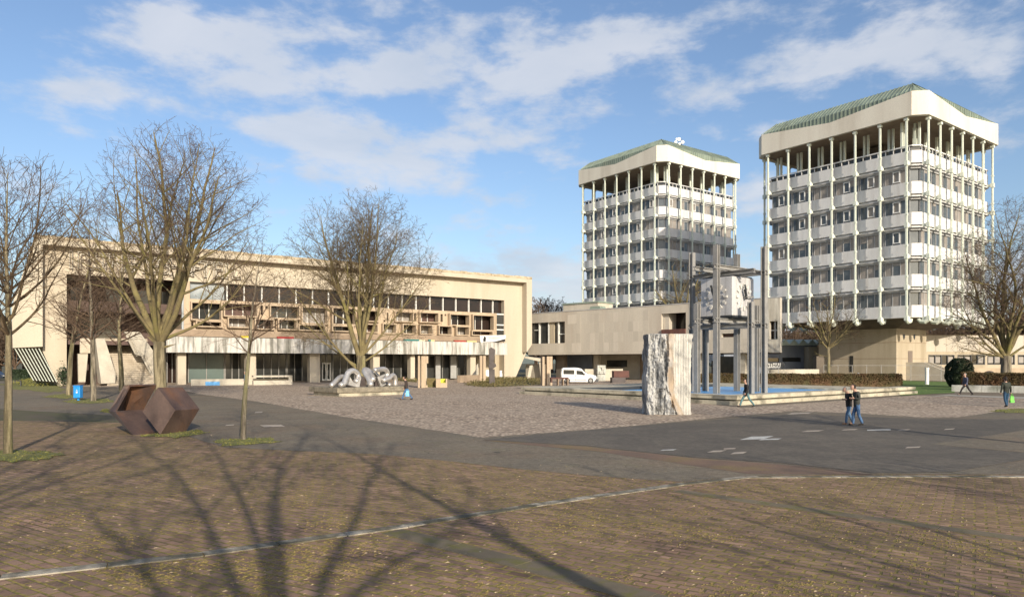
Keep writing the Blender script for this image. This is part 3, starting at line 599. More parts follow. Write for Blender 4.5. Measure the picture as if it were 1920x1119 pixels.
sb16 = PV.s(1462.5, 16)
def skew(z0, z1, e=0, t0=.5): P = PV.P; return [P(-e, t0, z0), P(sE, t0, z0), P(sE, 16, z0), P(sb16, 16, z0), P(-e, t0, z1), P(sE, t0, z1), P(sE, 16, z1), P(sb16, 16, z1)]
b = MB(); b.hexa(skew(zB, zB + .3)); b.build('floor_slab', soff, pv)
b = MB(); b.hexa(skew(zT, zT + .12, .0, -.06)); b.build('roof', tw_ledge, pv)
b = MB(); P = PV.P; b.hexa([P(0, .5, zB + .3), P(.4, .5, zB + .3), P(sb16 + .4, 16, zB + .3), P(sb16, 16, zB + .3), P(0, .5, zT), P(.4, .5, zT), P(sb16 + .4, 16, zT), P(sb16, 16, zT)]); b.build('side_wall', pavrough, pv)
b = MB(); b.box(PV, ps(1463), ps(1437), -.035, -.004, zB, zT); 
o = b.build('streaked_end', pavrough, pv)
# cut window opening in streaked end by rebuilding with hole
bpy.data.objects.remove(o); b = MB(); b.wall(PV, ps(1463), ps(1437), zB - .02, zT - .01, -.035, -.004, [hole[3]]); b.build('streaked_end', pavrough, pv)
for k, (h, m, t) in enumerate(((hole[0], glass, .3), (hole[1], glass_b, 2.2), (hole[2], darkwood, .3), (hole[3], glass_b, .4))):
    b = MB().mat(0); b.wall(PV, h[0] - .3, h[1] + .3, h[2] - .3, h[3] + .3, t + .3, t + .38); b.mat(1)
    if k == 0:
        for x in (1008.5, 1026, 1044.5): s = ps(x); b.box(PV, s - .09, s + .09, t, t + .29, h[2], h[3])
        s = ps(1050); b.box(PV, ps(1058), ps(1045), t + .1, t + .29, (h[2] + h[3]) / 2 - .35, (h[2] + h[3]) / 2 - .2); b.box(PV, ps(1008), ps(999), t + .1, t + .29, h[3] - 1.3, h[3] - 1.15)
        b.mat(2); b.box(PV, ps(1036), ps(1028), t + .1, t + .28, h[2], h[3])
    if k == 3: s = (h[0] + h[1]) / 2; b.box(PV, s - .05, s + .05, t, t + .29, h[2], h[3]); b.box(PV, h[0], h[1], t, t + .29, (h[2] + h[3]) / 2 - .05, (h[2] + h[3]) / 2 + .05)
    b.build('window', [m, whiteframe, shaftm], pv)
h = hole[1]; b = MB(); b.box(PV, h[0], h[0] + .02, .5, 2.4, h[2], h[3]); b.box(PV, h[0] - .2, h[1] + .1, .5, 2.4, h[2] - .2, h[2]); b.box(PV, h[1] - 1.0, h[1] - .05, .5, 2.4, h[2], h[3]); b.build('recess_lining', pavm, pv)
b = MB(); b.box(PV, h[0] + .0, h[1] - 0.2, -.3, .1, h[2] - .1, h[2] + .75); b.build('balcony_front', redbr, pv)
# ground floor of pavilion
TL = 7.0
b = MB().mat(0); gh = [(ps(1176, TL), ps(1137, TL), pz(1150, 688, TL), pz(1150, 675, TL))]
b.wall(PV, ps(1325, TL), sE - 1, 0, zB, TL, TL + .4, gh); b.build('lower_wall', palew, pv)
b = MB(); b.wall(PV, gh[0][0] - .1, gh[0][1] + .1, gh[0][2] - .1, gh[0][3] + .1, TL + .1, TL + .18); b.build('window', glass, pv)
b = MB(); b.wall(PV, ps(1111, TL - .3), ps(1059, TL - .3), .6, zB, TL - .3, TL - .2); b.build('wall_panel', greywall_shade, pv)
b = MB(); b.wall(PV, ps(1320, TL - .3), ps(1200, TL - .3), 0, zB - .3, TL - .3, TL - .2); b.build('wall_panel', tan, pv)
b = MB(); b.wall(PV, ps(1376, TL - .3), ps(1350, TL - .3), 1, zB - .4, TL - .3, TL - .2); b.build('window', glass, pv)
b = MB(); b.wall(PV, ps(1345, TL - .3), ps(1334, TL - .3), 0, 3, TL - .3, TL - .2); b.build('door', glass_b, pv)
for x0, x1, t in [(1058, 1043, 2.5), (1122, 1113, 4), (1318, 1310, 1), (1397, 1384, 1)]:
    b = MB(); b.box(PV, ps(x0, t), ps(x1, t), t, t + .8, 0, zB); b.build('column', soff if x0 == 1058 else palew, pv)
b = MB(); b.box(PV, sE - 4, sE + 1.5, 1, 1.4, 0, 2.4); b.build('lower_wall', palew, pv)
# roof housing
rh = empty('roof_housing', PV.P(ps(1090, 3), 3, zT + .12), 'cream roof housing with green metal cap on the low stone pavilion', 'roof housing')
b = MB(); t = 3; zr = pz(1100, 567, t); b.box(PV, ps(1121, t), ps(1056, t), t, t + 4, zT + .1, zr - .15); b.build('housing_wall', palew, rh)
b = MB(); b.box(PV, ps(1122.5, t), ps(1055, t), t - .15, t + 4.2, zr - .15, zr + .08); b.build('housing_cap', copper, rh)
b = MB(); b.fprism(PV, [(ps(1124, 1), pz(1115, 574, 1)), (ps(1107, 1), pz(1115, 574, 1)), (ps(1105, 1), pz(1115, 579, 1)), (ps(1112, 1), pz(1115, 580, 1)), (ps(1126, 1), pz(1115, 579, 1))], 1, 2.5); b.build('vent_hood', copper, rh)

# ------------------------------------------------------------------ towers
TU = Vector((.805, .593)).normalized()
def tower(cx_px, D, z_crown, nrows, lab, open_row=None, shaft=True, seed=1, squares=(), z0=None):
    C = Vector(((cx_px - CX) / F * D, D)); Ls = 24.6; u = TU; v = Vector((-u.y, u.x))
    FR = Frame(C.x, C.y, u.x, u.y)                       # right face: s right-away, t into building
    FL = Frame(C.x, C.y, v.x, v.y, flip=True)            # left face: s left-away
    cc = C + (u + v) * (Ls / 2)
    B1 = C + (u + v) * Ls
    FRb = Frame(B1.x, B1.y, -u.x, -u.y); FLb = Frame(B1.x, B1.y, -v.x, -v.y, flip=True)
    faces = [FL, FR, FLb, FRb]
    tw = empty('office_tower', (cc.x, cc.y, 0), lab, 'tower', 'office towers on stilts')
    pitch = 4.36; sp_h = 1.72; terr = 4.55      # terrace height from crown bottom to first spandrel top
    ztops = [z_crown - terr - i * pitch for i in range(nrows + 1)]   # spandrel tops
    CF = Frame(C.x, C.y, u.x, u.y); ch = .9
    def ring(out, z_0, z_1, mt, name, parent=tw, inner=1.2, chm=None):
        c_ = ch if chm is None else chm
        def loop(o_, z):
            a, b_ = -o_, Ls + o_; c2 = c_
            pts = [(a + c2, a), (b_ - c2, a), (b_, a + c2), (b_, b_ - c2), (b_ - c2, b_), (a + c2, b_), (a, b_ - c2), (a, a + c2)]
            return [CF.P(s, t, z) for s, t in pts]
        b = MB(); o0, o1, i0, i1 = loop(out, z_0), loop(out, z_1), loop(-inner, z_0), loop(-inner, z_1)
        for k in range(8):
            j = (k + 1) % 8
            b.face([o0[k], o0[j], o1[j], o1[k]]); b.face([i0[j], i0[k], i1[k], i1[j]]); b.face([o1[k], o1[j], i1[j], i1[k]]); b.face([o0[j], o0[k], i0[k], i0[j]])
        return b.build(name, mt, parent)
    def slab(out, z_0, z_1, mt, name): return ring(out, z_0, z_1, mt, name, inner=Ls / 2 - 1.4)
    rnd = random.Random(seed)
    ncol = 7; off = 1.25; bay = (Ls - 2 * off) / (ncol - 1); cs = [off + i * bay for i in range(ncol)]
    zbot = ztops[-1] - sp_h
    for r, zt_ in enumerate(ztops):
        ring(0, zt_ - sp_h, zt_, tw_wh, 'spandrel')
        if r < len(ztops) - 1:
            # ledge and blind box under each spandrel, then set-back glazing
            ring(-.25, zt_ - sp_h - .75, zt_ - sp_h - .02, tw_ledge, 'window_head', inner=1.4, chm=.9)
            ring(.12, zt_ - sp_h - .42, zt_ - sp_h - .30, tw_wh, 'sun_ledge', inner=.1)
            rec = 2.2 if r == open_row else .55
            ring(-rec, ztops[r + 1], zt_ - sp_h - .75, tw_glass, 'glazing', inner=rec + .3)
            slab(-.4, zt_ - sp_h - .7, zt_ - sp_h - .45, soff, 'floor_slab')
    # spandrel joints: each bay has a thin dark joint; window bays with panes and blinds on the two seen faces
    for fi, fr_ in enumerate((FL, FR)):
        for r in range(nrows):
            zt_ = ztops[r]; z1 = zt_ - sp_h - .76; z0_ = ztops[r + 1] + .02
            for k in range(ncol - 1):
                a = cs[k] + .12; c_ = cs[k + 1] - .12; b = MB()
                t = 2.0 if r == open_row else .42
                sq = (fi, r, k) in squares
                cuts = [a, a + (c_ - a) * .36, a + (c_ - a) * .68, c_]
                for j in range(3):
                    m = rnd.choice([0, 0, 0, 1, 1]) if r != open_row else 0
                    b.mat(m).box(fr_, cuts[j] + .05, cuts[j + 1] - .05, t, t + .05, z0_ + .05, z1)
                    if rnd.random() < .35 and m == 0: b.mat(1).box(fr_, cuts[j] + .06, cuts[j + 1] - .06, t - .03, t - .005, z1 - rnd.uniform(.3, 1.0), z1)
                b.mat(2)
                for j in range(4): b.box(fr_, cuts[j] - .05, cuts[j] + .05, t - .06, t + .04, z0_, z1)
                if sq:
                    j = 1; x0, x1 = cuts[1] + .06, cuts[2] - .06; za, zb_ = z0_ + .25, z1 - .05
                    b.mat(3); b.wall(fr_, x0, x1, za, zb_, t - .16, t - .07, [(x0 + .12, x1 - .12, za + .12, zb_ - .12)])
                b.build('window', [tw_glass, blind, tw_ledge, white], tw)
        b = MB()
        for r in range(nrows + 1):
            for k in range(ncol - 1):
                for q_ in (.0,): x = cs[k] + bay * q_; b.box(fr_, x - .03, x + .03, -.012, .02, ztops[r] - sp_h + .03, ztops[r] - .03)
        b.build('panel_joint', tw_ledge, tw)
    # columns with brackets
    for fi, fr_ in enumerate(faces):
        for s in cs:
            b = MB(); o_ = -.78
            b.box(fr_, s - .10, s + .10, o_ - .13, o_ + .13, zbot - .25, z_crown + .2)
            b.box(fr_, s - .17, s + .17, o_ - .045, o_ + .045, zbot - .25, z_crown - .3)
            for zt_ in ztops:
                for z_ in (zt_ - sp_h - .08,):
                    b.box(fr_, s - .24, s + .24, o_ - .24, o_ + .24, z_ - .40, z_ + .26); b.box(fr_, s - .16, s + .16, o_ + .28, .02, z_ - .22, z_ + .15)
                b.box(fr_, s - .18, s + .18, o_ - .18, o_ + .18, zt_ - .45, zt_ - .27)
            b.box(fr_, s - .26, s + .26, o_ - .26, o_ + .26, z_crown - .45, z_crown - .1)
            c = b.build('column', tw_col, tw)
            b = MB(); b.tube([fr_.P(s, o_, zbot - .26), fr_.P(s, o_ + .12, zbot - .42), fr_.P(s, o_ + .45, zbot - .62), fr_.P(s, .25, zbot - .55), fr_.P(s, .6, zbot - .2)], [.22, .28, .33, .30, .24], 8); b.build('column_foot', tw_col, c)
    # terrace: rails and inner columns
    ring(.02, ztops[0] + .62, ztops[0] + .78, tw_wh, 'terrace_rail', inner=.12)
    ring(-.25, ztops[0] + .003, ztops[0] + .60, glass, 'terrace_glass', inner=.3)
    for fi, fr_ in enumerate(faces[:2]):
        for s in cs:
            for ds in (-.3, .3): b = MB(); b.box(fr_, s + ds + .0, s + ds + .28, 2.6, 2.9, ztops[0] - .3, z_crown); b.build('inner_column', tw_col, tw)
        b = MB()
        for k in range(ncol * 3): s = cs[0] + (cs[-1] - cs[0]) * k / (ncol * 3 - 1); b.box(fr_, s - .05, s + .05, .05, .15, ztops[0], ztops[0] + .62)
        b.build('rail_posts', tw_wh, tw)
    b = MB(); core = .5
    b.box(CF, 9.5, Ls - 9.5, 9.5, Ls - 9.5, zbot, z_crown); b.build('core', soff, tw)
    slab(-.3, ztops[0] - .6, ztops[0] - .35, tw_ledge, 'terrace_floor')
    slab(-.02, zbot + .05, zbot + .35, soff, 'underside')
    # crown with dipping top edge
    ov = 1.25; hc, hm = 3.35, 2.15; c_ = 1.6
    a, e = -ov, Ls + ov; mid = Ls / 2
    def cr_loop(o_):
        a_, e_ = -o_, Ls + o_
        return [(a_ + c_, a_), (mid, a_), (e_ - c_, a_), (e_, a_ + c_), (e_, mid), (e_, e_ - c_), (e_ - c_, e_), (mid, e_), (a_ + c_, e_), (a_, e_ - c_), (a_, mid), (a_, a_ + c_)]
    Lo = cr_loop(ov); Li = cr_loop(ov - .5)
    hts = [hm if k in (1, 4, 7, 10) else hc for k in range(12)]
    b = MB()
    for k in range(12):
        j = (k + 1) % 12; P = CF.P
        b.face([P(*Lo[k], z_crown), P(*Lo[j], z_crown), P(*Lo[j], z_crown + hts[j]), P(*Lo[k], z_crown + hts[k])])
        b.face([P(*Li[j], z_crown), P(*Li[k], z_crown), P(*Li[k], z_crown + hts[k]), P(*Li[j], z_crown + hts[j])])
        b.face([P(*Lo[k], z_crown + hts[k]), P(*Lo[j], z_crown + hts[j]), P(*Li[j], z_crown + hts[j]), P(*Li[k], z_crown + hts[k])])
        b.face([P(*Lo[j], z_crown), P(*Lo[k], z_crown), P(*Li[k], z_crown), P(*Li[j], z_crown)])
    b.build('crown', crownm, tw)
    b = MB(); b.face([CF.P(*p, z_crown + .3) for p in cr_loop(ov - .5)]); b.face([CF.P(*p, z_crown + .6) for p in cr_loop(ov - .5)]); b.build('crown_soffit', tan, tw)
    rf = MB(); lo = cr_loop(ov - .35); ins = 2.7; zr_ = z_crown + hc + 2.0
    up = [(min(max(s, -ov + ins), Ls + ov - ins) , min(max(t, -ov + ins), Ls + ov - ins)) for s, t in lo]
    zr0 = z_crown + hm - .2
    for k in range(12):
        j = (k + 1) % 12; P = CF.P
        rf.face([P(*lo[k], zr0), P(*lo[j], zr0), P(*lo[j], z_crown + hc + .12), P(*lo[k], z_crown + hc + .12)])
        rf.face([P(*lo[k], z_crown + hc + .12), P(*lo[j], z_crown + hc + .12), P(*up[j], zr_), P(*up[k], zr_)])
    rf.face([CF.P(*p, zr_) for p in up])
    roof = rf.build('roof', copper, tw, fix=True)
    rb = MB()
    for fr_ in faces:
        for i in range(40):
            s = -ov + 1.4 + (Ls + 2 * ov - 2.8) * i / 39; k = ins
            s2 = min(max(s, -ov + ins), Ls + ov - ins); t0 = -(ov - .35)
            rb.prism([fr_.P(s - .05, t0, z_crown + hc + .12), fr_.P(s + .05, t0, z_crown + hc + .12), fr_.P(s2 + .05, -ov + ins, zr_), fr_.P(s2 - .05, -ov + ins, zr_)], (0, 0, .09))
            rb.box(fr_, s - .04, s + .04, t0 - .07, t0 - .003, zr0 + .4, z_crown + hc + .15)
    rb.build('roof_seam', copper, roof)
    if shaft:
        s5, s6, t5, t6 = 5.7, 15.5, 5.7, 18.2
        b = MB(); b.box(CF, s5, s6, t5, t6, 0, zbot + .1); b.build('shaft', shaftm, tw)
        b = MB(); P = CF.P; za, zb_ = zbot - 1.2, zbot + .06
        b.hexa([P(s5 - .3, t5 - .3, za), P(s6 + .3, t5 - .3, za), P(s6 + .3, t6 + .3, za), P(s5 - .3, t6 + .3, za), P(2.2, 2.2, zb_), P(Ls - 2.2, 2.2, zb_), P(Ls - 2.2, Ls - 2.2, zb_), P(2.2, Ls - 2.2, zb_)]); b.build('haunch', soff, tw)
        SR = Frame(*(C + u * s5 + v * t5), u.x, u.y); SL = Frame(*(C + u * s5 + v * t5), v.x, v.y, flip=True)
        b = MB(); b.wall(SR, SR.s(1702.5), SR.s(1710.5), SR.z(1706, 689), SR.z(1706, 657.5), -.05, -.003); b.build('door', mat('grey_brown_door', (.20, .16, .13), None, .7), tw)
        b = MB(); b.wall(SL, SL.s(1600), SL.s(1593.5), SL.z(1597, 697), SL.z(1597, 667), -.05, -.003); b.build('window', glass, tw)
        for x in (1694.6, 1714): 
            b = MB(); s_ = SR.s(x); z_ = SR.z(x, 631); b.fprism(SR, [(s_ - .28, z_ + .35), (s_ + .28, z_ + .35), (s_ + .28, z_ - .1), (s_, z_ - .5), (s_ - .28, z_ - .1)], -.05, -.003); b.build('vent_hole', steel_d, tw)
        for y in (642, 672): b = MB(); z_ = SR.z(1700, y); b.box(SR, 0, 9.8, -.02, -.004, z_ - .05, z_ + .03); b.box(SL, 0, 12.5, -.02, -.004, z_ - .05, z_ + .03); b.build('concrete_joint', tan, tw)
    else:
        b = MB(); b.box(CF, 5.5, 19, 5.5, 19, 0, zbot + .1); b.build('shaft', shaftm, tw)
    return CF, FR, FL, zr_
sqR = [(0, 0, 0), (0, 0, 2), (0, 0, 4), (0, 0, 5), (0, 1, 4), (0, 1, 3), (0, 2, 0), (0, 2, 5), (0, 1, 0), (0, 1, 1), (0, 1, 2), (0, 0, 1)]
tower(1722, 100, 2.75 + 461 * 100 / F, 5, 'larger tower at right with green copper roof, standing on a tan concrete shaft', seed=11, squares=set(sqR))
sqL = [(0, 0, 3), (0, 0, 5), (0, 0, 4), (0, 1, 4), (0, 1, 1), (0, 1, 3), (0, 2, 0), (0, 2, 3), (1, 0, 0), (1, 0, 2), (0, 4, 3), (0, 0, 0)]
CF2, _, _, zr2 = tower(1241, 147, 2.75 + 374.5 * 147 / F, 8, 'farther left hand tower with antennas on its green roof, rising behind the low pavilion', open_row=5, shaft=False, seed=12, squares=set(sqL))
# antennas
an = MB().mat(0); c0 = W(1273, 268, 152)
for dx, h in ((-.5, 1.6), (0, 2.0), (.6, 1.5)): an.tube([c0 + Vector((dx, 0, -1.4)), c0 + Vector((dx, 0, h * .55))], .05, 6)
an.mat(1)
for dx, dz, r in ((-.7, .1, .35), (.0, .7, .42), (.75, .1, .4), (.1, -.25, .3), (-.5, .75, .25)): an.ball(c0 + Vector((dx, -.1, dz)), r, 10, 1, .35, 1)
tag(an.build('antenna_cluster', [steel_d, white]), 'cluster of white dish antennas on the roof of the farther tower', 'antenna')
# stairs to tower door
ts = empty('tower_staircase', G(1705, 717), 'short outside stair with pale cheek wall leading to the tower door', 'stairs')
u_ = TU; v_ = Vector((-TU.y, TU.x)); C_ = Vector(((1722 - CX) / F * 100, 100.0)) + (u_ + v_) * 5.7; A = Frame(C_.x, C_.y, u_.x, u_.y); sd_ = A.s(1706.5); zd = A.z(1706, 690)
b = MB(); n = 10
for i in range(n): b.box(A, sd_ - 1.0, sd_ + 1.0, -7.2 + i * .5, -.02, zd * i / n - (.003 if i else 0), zd * (i + 1) / n)
b.build('steps', tan, ts)
b = MB()
for a in (sd_ + 1.0, sd_ - 1.35): b.prism([A.P(a, -7.6, 0), A.P(a, -7.6, .5), A.P(a, -2.6, zd + .9), A.P(a, -.02, zd + .9), A.P(a, -.02, 0)], A.P(.35, 0, 0) - A.P(0, 0, 0))
b.build('cheek_wall', palew, ts)
# ------------------------------------------------------------------ low buildings behind
lb = empty('low_building', W(1830, Y0, 122) - Vector((0, 0, H)), 'long low tan building with dark window strips, right of the big tower', 'building')
A = Frame(*W(1733, Y0, 118).xy, 1, .06)
zt = A.z(1800, 628); b = MB()
wh = [(A.s(a), A.s(c_), A.z(a, 683.5), A.z(a, 665)) for a, c_ in ((1741.5, 1789), (1796, 1846), (1852, 1902), (1909, 1960))]
b.wall(A, 0, 46, 0, zt, 0, .4, wh); b.box(A, 0, 46, .4, 14, zt - .4, zt - .1); b.wall(A, 0, 46, 0, zt, 14, 14.4); b.build('wall', shaftm, lb)
b = MB()
for i in range(24): b.box(A, i * 1.9 + .02, i * 1.9 + 1.86, -.02, -.003, zt * .62, zt - .1)
b.build('wall_panel', pavm, lb)
for h in wh:
    b = MB().mat(0); b.wall(A, h[0], h[1], h[2], h[3], .15, .2); b.mat(1); n = 4
    for k in range(n + 1): x = h[0] + (h[1] - h[0]) * k / n; b.box(A, x - .08, x + .08, -.02, .14, h[2], h[3])
    b.box(A, h[0], h[1], .0, .145, h[2], h[2] + .12); b.box(A, h[0], h[1], .0, .145, h[3] - .12, h[3])
    b.mat(2)
    for k in range(n): 
        if k % 3 != 2: x = h[0] + (h[1] - h[0]) * k / n; b.box(A, x + .15, x + (h[1] - h[0]) / n - .15, .10, .148, h[2] + .3, h[3] - .35)
    b.build('window', [glass, steel_d, blind], lb)
b = MB(); b.box(A, .2, 46, -.5, -.1, 0, A.z(1800, 690) - .0); b.build('plinth_wall', tan_light, lb)
sb_ = empty('annex_building', W(1495, Y0, 128) - Vector((0, 0, H)), 'annex, its wall coloured blue grey for shade, with zigzag pale green roof, seen beneath the big tower', 'building')
A = Frame(*W(1440, Y0, 124).xy, 1, .12)
b = MB(); zt = A.z(1490, 647); wh = [(A.s(1440), A.s(1461), A.z(1450, 678), A.z(1450, 671)), (A.s(1467), A.s(1502), A.z(1480, 678), A.z(1480, 670)), (A.s(1410), A.s(1435), A.z(1420, 688), A.z(1420, 671))]
b.wall(A, -8, A.s(1532), 0, zt, 0, .4, wh); b.build('wall', greywall_shade, sb_)
for h in wh: b = MB(); b.wall(A, h[0] - .05, h[1] + .05, h[2] - .05, h[3] + .05, .15, .2); b.build('window', glass, sb_)
b = MB(); x0 = -8.0; x1 = A.s(1545); n = 11
for i in range(n):
    a = x0 + (x1 - x0) * i / n; c_ = x0 + (x1 - x0) * (i + 1) / n; m_ = (a + c_) / 2; zb_ = zt - .05; zp = A.z(1490, 636)
    b.fprism(A, [(a, zb_ + .02), (c_, zb_ + .02), (c_, zb_ + .2), (m_, zp), (a, zb_ + .2)], -.6, 10)
b.build('roof', copper_l, sb_)
b = MB(); b.box(A, A.s(1507), A.s(1530), -1.5, -.1, 0, zt - .3); b.build('pier', palew, sb_)
def slabwall(name, x0, y0, x1, y1, h, th, m, label, cat, **k):
    a, c_ = G(x0, y0), G(x1, y1); fr_ = Frame(a.x, a.y, (c_ - a).x, (c_ - a).y); b = MB(); L_ = (c_ - a).length; n = max(1, int(L_ / 2.2))
    for i in range(n): b.box(fr_, L_ * i / n + .008, L_ * (i + 1) / n - .008, 0, th, 0, h)
    return tag(b.build(name, m, **k), label, cat), fr_
slabwall('garden_wall', 1436, 714, 1536, 713, 1.7, .4, palew, 'low pale wall under the town hall sign, behind the hedge', 'low wall')
o = MB(); a = G(1531, 712); o.box(WF, a.x, a.x + 1.2, a.y, a.y + 1.2, 0, 3.7); tag(o.build('dark_pillar', soff), 'square dark brown pillar left of the tower shaft, behind the hedge', 'pillar')
# sign
sg = empty('street_sign', G(1450, 713.5), 'white sign reading RATHAUS on two posts behind the hedge', 'sign')
a = G(1437.5, 714.5); A = Frame(a.x, a.y, 1, .0); s1_ = A.s(1463.5)
za, zb_ = A.z(1450, 689.5), A.z(1450, 680.5)
b = MB(); b.box(A, 0, s1_, -.06, 0, za, zb_); b.build('sign_panel', white, sg)
text('sign_lettering', 'RATHAUS', .78, black, sg, A, s1_ / 2, -.09, za + .17, .03, sx=.92)
for x in (.3, s1_ - .3): b = MB(); b.box(A, x - .04, x + .04, .0, .08, 0, zb_); b.build('post', white, sg)
# thin railing in front of the tower shaft
rl = empty('railing', G(1620, 712), 'thin metal railing before the tower shaft', 'railing')
a, c_ = G(1545, 713), G(1765, 714.5); A = Frame(a.x, a.y, (c_ - a).x, (c_ - a).y); Lr = (c_ - a).length
b = MB(); b.box(A, 0, Lr, 0, .05, 2.25, 2.31); b.box(A, 0, Lr, 0, .05, .9, .94); b.build('rail', steel, rl)
for i in range(9): b = MB(); b.box(A, Lr * i / 8 - .04, Lr * i / 8 + .04, .06, .12, 0, 2.35); b.build('post', steel, rl)
# ------------------------------------------------------------------ pool basin and clock
PO = G(1382, 760); U2 = Vector((.777, .63)); PF = Frame(PO.x, PO.y, .777, .63)   # s along right side, t away to the left-back
pool = empty('fountain_basin', PF.P(12, 10, 0), 'wide low concrete fountain basin with blue painted floor under the clock', 'fountain basin')
SX, TX = 27.0, 21.5
bx0, bx1, by0, by1 = 1.3, 20.5, 1.3, 15.5
b = MB()
for (a, c_, d, e) in [(0, SX, 0, by0), (0, bx0, by0, TX)]: b.box(PF, a, c_, d, e, .36, .62)
b.box(PF, bx1, SX, by0, TX, .30, .50); b.box(PF, bx0, bx1, by1, TX, .36, .62)
b.build('basin_rim', rimm, pool, bevel=.02)
b = MB(); b.box(PF, -.12, SX + .1, -.12, .9, 0, .26); b.box(PF, -.12, .9, .9, TX + .1, 0, .26); b.box(PF, SX - .8, SX + .1, .9, TX, 0, .26); b.build('plinth', rimm, pool, bevel=.02)
b = MB(); b.box(PF, .25, SX - .25, .25, TX - .25, 0, .36); b.build('basin_base', rimd, pool)
b = MB(); b.box(PF, bx0 - .01, bx1 + .01, by0 - .01, by1 + .01, .28, .37); b.build('basin_floor', poolm, pool)
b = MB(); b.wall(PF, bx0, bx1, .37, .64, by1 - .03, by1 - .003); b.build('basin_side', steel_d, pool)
# second low rim behind-left
a, c_ = G(1005, 737), G(1214, 736); A = Frame(a.x, a.y, (c_ - a).x, (c_ - a).y)
b = MB(); Lr = (c_ - a).length; b.box(A, 0, Lr, 0, 1.0, 0, .5); tag(b.build('basin_step', rimm, bevel=.02), 'low pale stone step behind the left arm of the fountain basin', 'low wall')
# left extension, weathered
a, c_ = G(976, 740), G(1060, 743); 
CC = Vector((17.1, 56.8)); KF = Frame(CC.x, CC.y, .777, .63)
ck = empty('clock_tower', (CC.x, CC.y, .37), 'square steel frame clock with cube shaped dial box standing in the blue basin', 'clock')
cub = 1.46; zc0, zc1 = 6.32, 9.36
b = MB(); b.box(KF, -cub, cub, -cub, cub, zc0, zc1); body = b.build('clock_box', clockm, ck, bevel=.07)
b = MB(); b.box(KF, -cub - .04, cub + .04, -cub - .04, cub + .04, zc0 - .1, zc0 + .04); b.build('box_rim', steel_d, body); b = MB(); b.box(KF, -cub + .1, cub - .1, -cub + .1, cub - .1, zc1, zc1 + .08); b.build('box_lid', steel_d, body)
b = MB()
for i in range(1, 5):
    x = -cub + i * 2 * cub / 5
    b.box(KF, x - .008, x + .008, -cub - .006, -cub + .01, zc0 + .05, zc1 - .05); b.box(KF, -cub - .006, -cub + .01, x - .008, x + .008, zc0 + .05, zc1 - .05)
b.build('sheet_seam', steel, body)
markm = mat('mark_metal', (.62, .60, .55), None, .4)
KLl = Frame(*KF.P(-cub, 0, 0).xy, -KF.v.x, -KF.v.y, ) ; KRr = Frame(*KF.P(0, -cub, 0).xy, KF.u.x, KF.u.y)
zm = (zc0 + zc1) / 2 - .02
def obox(m, fr_, s, z, ang, l0, l1, w_, t0, t1, taper=1.0):
    d = Vector((math.sin(ang), math.cos(ang))); n_ = Vector((d.y, -d.x)); P = []
    for r_, ww in ((l0, w_), (l1, w_ * taper)):
        for sg_ in (-1, 1): P.append((s + d.x * r_ + n_.x * sg_ * ww / 2, z + d.y * r_ + n_.y * sg_ * ww / 2))
    pts = [P[0], P[1], P[3], P[2]]; m.fprism(fr_, pts, t0, t1)
for fr_ in (KLl, KRr):
    dial = MB()
    for h in range(12): obox(dial, fr_, 0, zm, math.pi * h / 6, .74, 1.03, .17, -.12, -.003)
    di = dial.build('hour_marks', [markm], ck)
    for nm, ang, ln, wd in (('minute_hand', R(344), .98, .15), ('hour_hand', R(340), .62, .22)):
        m_ = MB(); obox(m_, fr_, 0, zm, ang, -.15, ln, wd, -.34 if nm[0] == 'm' else -.27, -.29 if nm[0] == 'm' else -.22); m_.build(nm, steel_d, ck)
    m_ = MB(); obox(m_, fr_, 0, zm, R(88), -.12, .95, .09, -.42, -.37); m_.build('minute_hand', steel, ck) if False else None
    m_ = MB(); m_.tube([fr_.P(0, -.4, zm), fr_.P(0, -.003, zm)], .08, 10); m_.tube([fr_.P(0, -.36, zm + .0), fr_.P(.9, -.36, zm + .03)], .05, 6); m_.build('hand_shaft', steel, ck)
def ibeam_v(m, s, t, z0, z1, w_=.38, fl=.06, al='s'):
    if al == 's': m.box(KF, s - w_ / 2, s + w_ / 2, t - w_ / 2, t - w_ / 2 + fl, z0, z1); m.box(KF, s - w_ / 2, s + w_ / 2, t + w_ / 2 - fl, t + w_ / 2, z0, z1); m.box(KF, s - fl / 2, s + fl / 2, t - w_ / 2 + fl, t + w_ / 2 - fl, z0, z1)
    else: m.box(KF, s - w_ / 2, s - w_ / 2 + fl, t - w_ / 2, t + w_ / 2, z0, z1); m.box(KF, s + w_ / 2 - fl, s + w_ / 2, t - w_ / 2, t + w_ / 2, z0, z1); m.box(KF, s - w_ / 2 + fl, s + w_ / 2 - fl, t - fl / 2, t + fl / 2, z0, z1)
tall = [(-.9, 2.7, 's'), (-2.7, -.9, 'a'), (.9, -2.7, 's'), (2.7, .9, 'a')]
shrt = [(-2.7, .9, 'a'), (-.9, -2.7, 's'), (2.7, -.9, 'a'), (.9, 2.7, 's')]
for s, t, al in tall: b = MB(); ibeam_v(b, s, t, .37, 11.68, al=al); b.build('column', steel, ck)
for s, t, al in shrt: b = MB(); ibeam_v(b, s, t, .37, 7.32, al=al); b.build('column', steel, ck)
def hb(s0, s1, t0, t1, z0, z1): b = MB(); 
def beam(al, c, a, d, z, h=.34, w_=.3, fl=.06):
    b = MB(); f = lambda s0, s1, t0, t1, z0, z1: b.box(KF, *((s0, s1, t0, t1) if al == 's' else (t0, t1, s0, s1)), z0, z1)
    f(a, d, c - w_ / 2, c + w_ / 2, z, z + fl); f(a, d, c - w_ / 2, c + w_ / 2, z + h - fl, z + h); f(a, d, c - fl / 2, c + fl / 2, z + fl, z + h - fl); b.build('cross_beam', steel, ck)
for (c, z) in ((-.9, 9.86), (.9, 9.86)): beam('s', c, -3.0, 3.0, z)
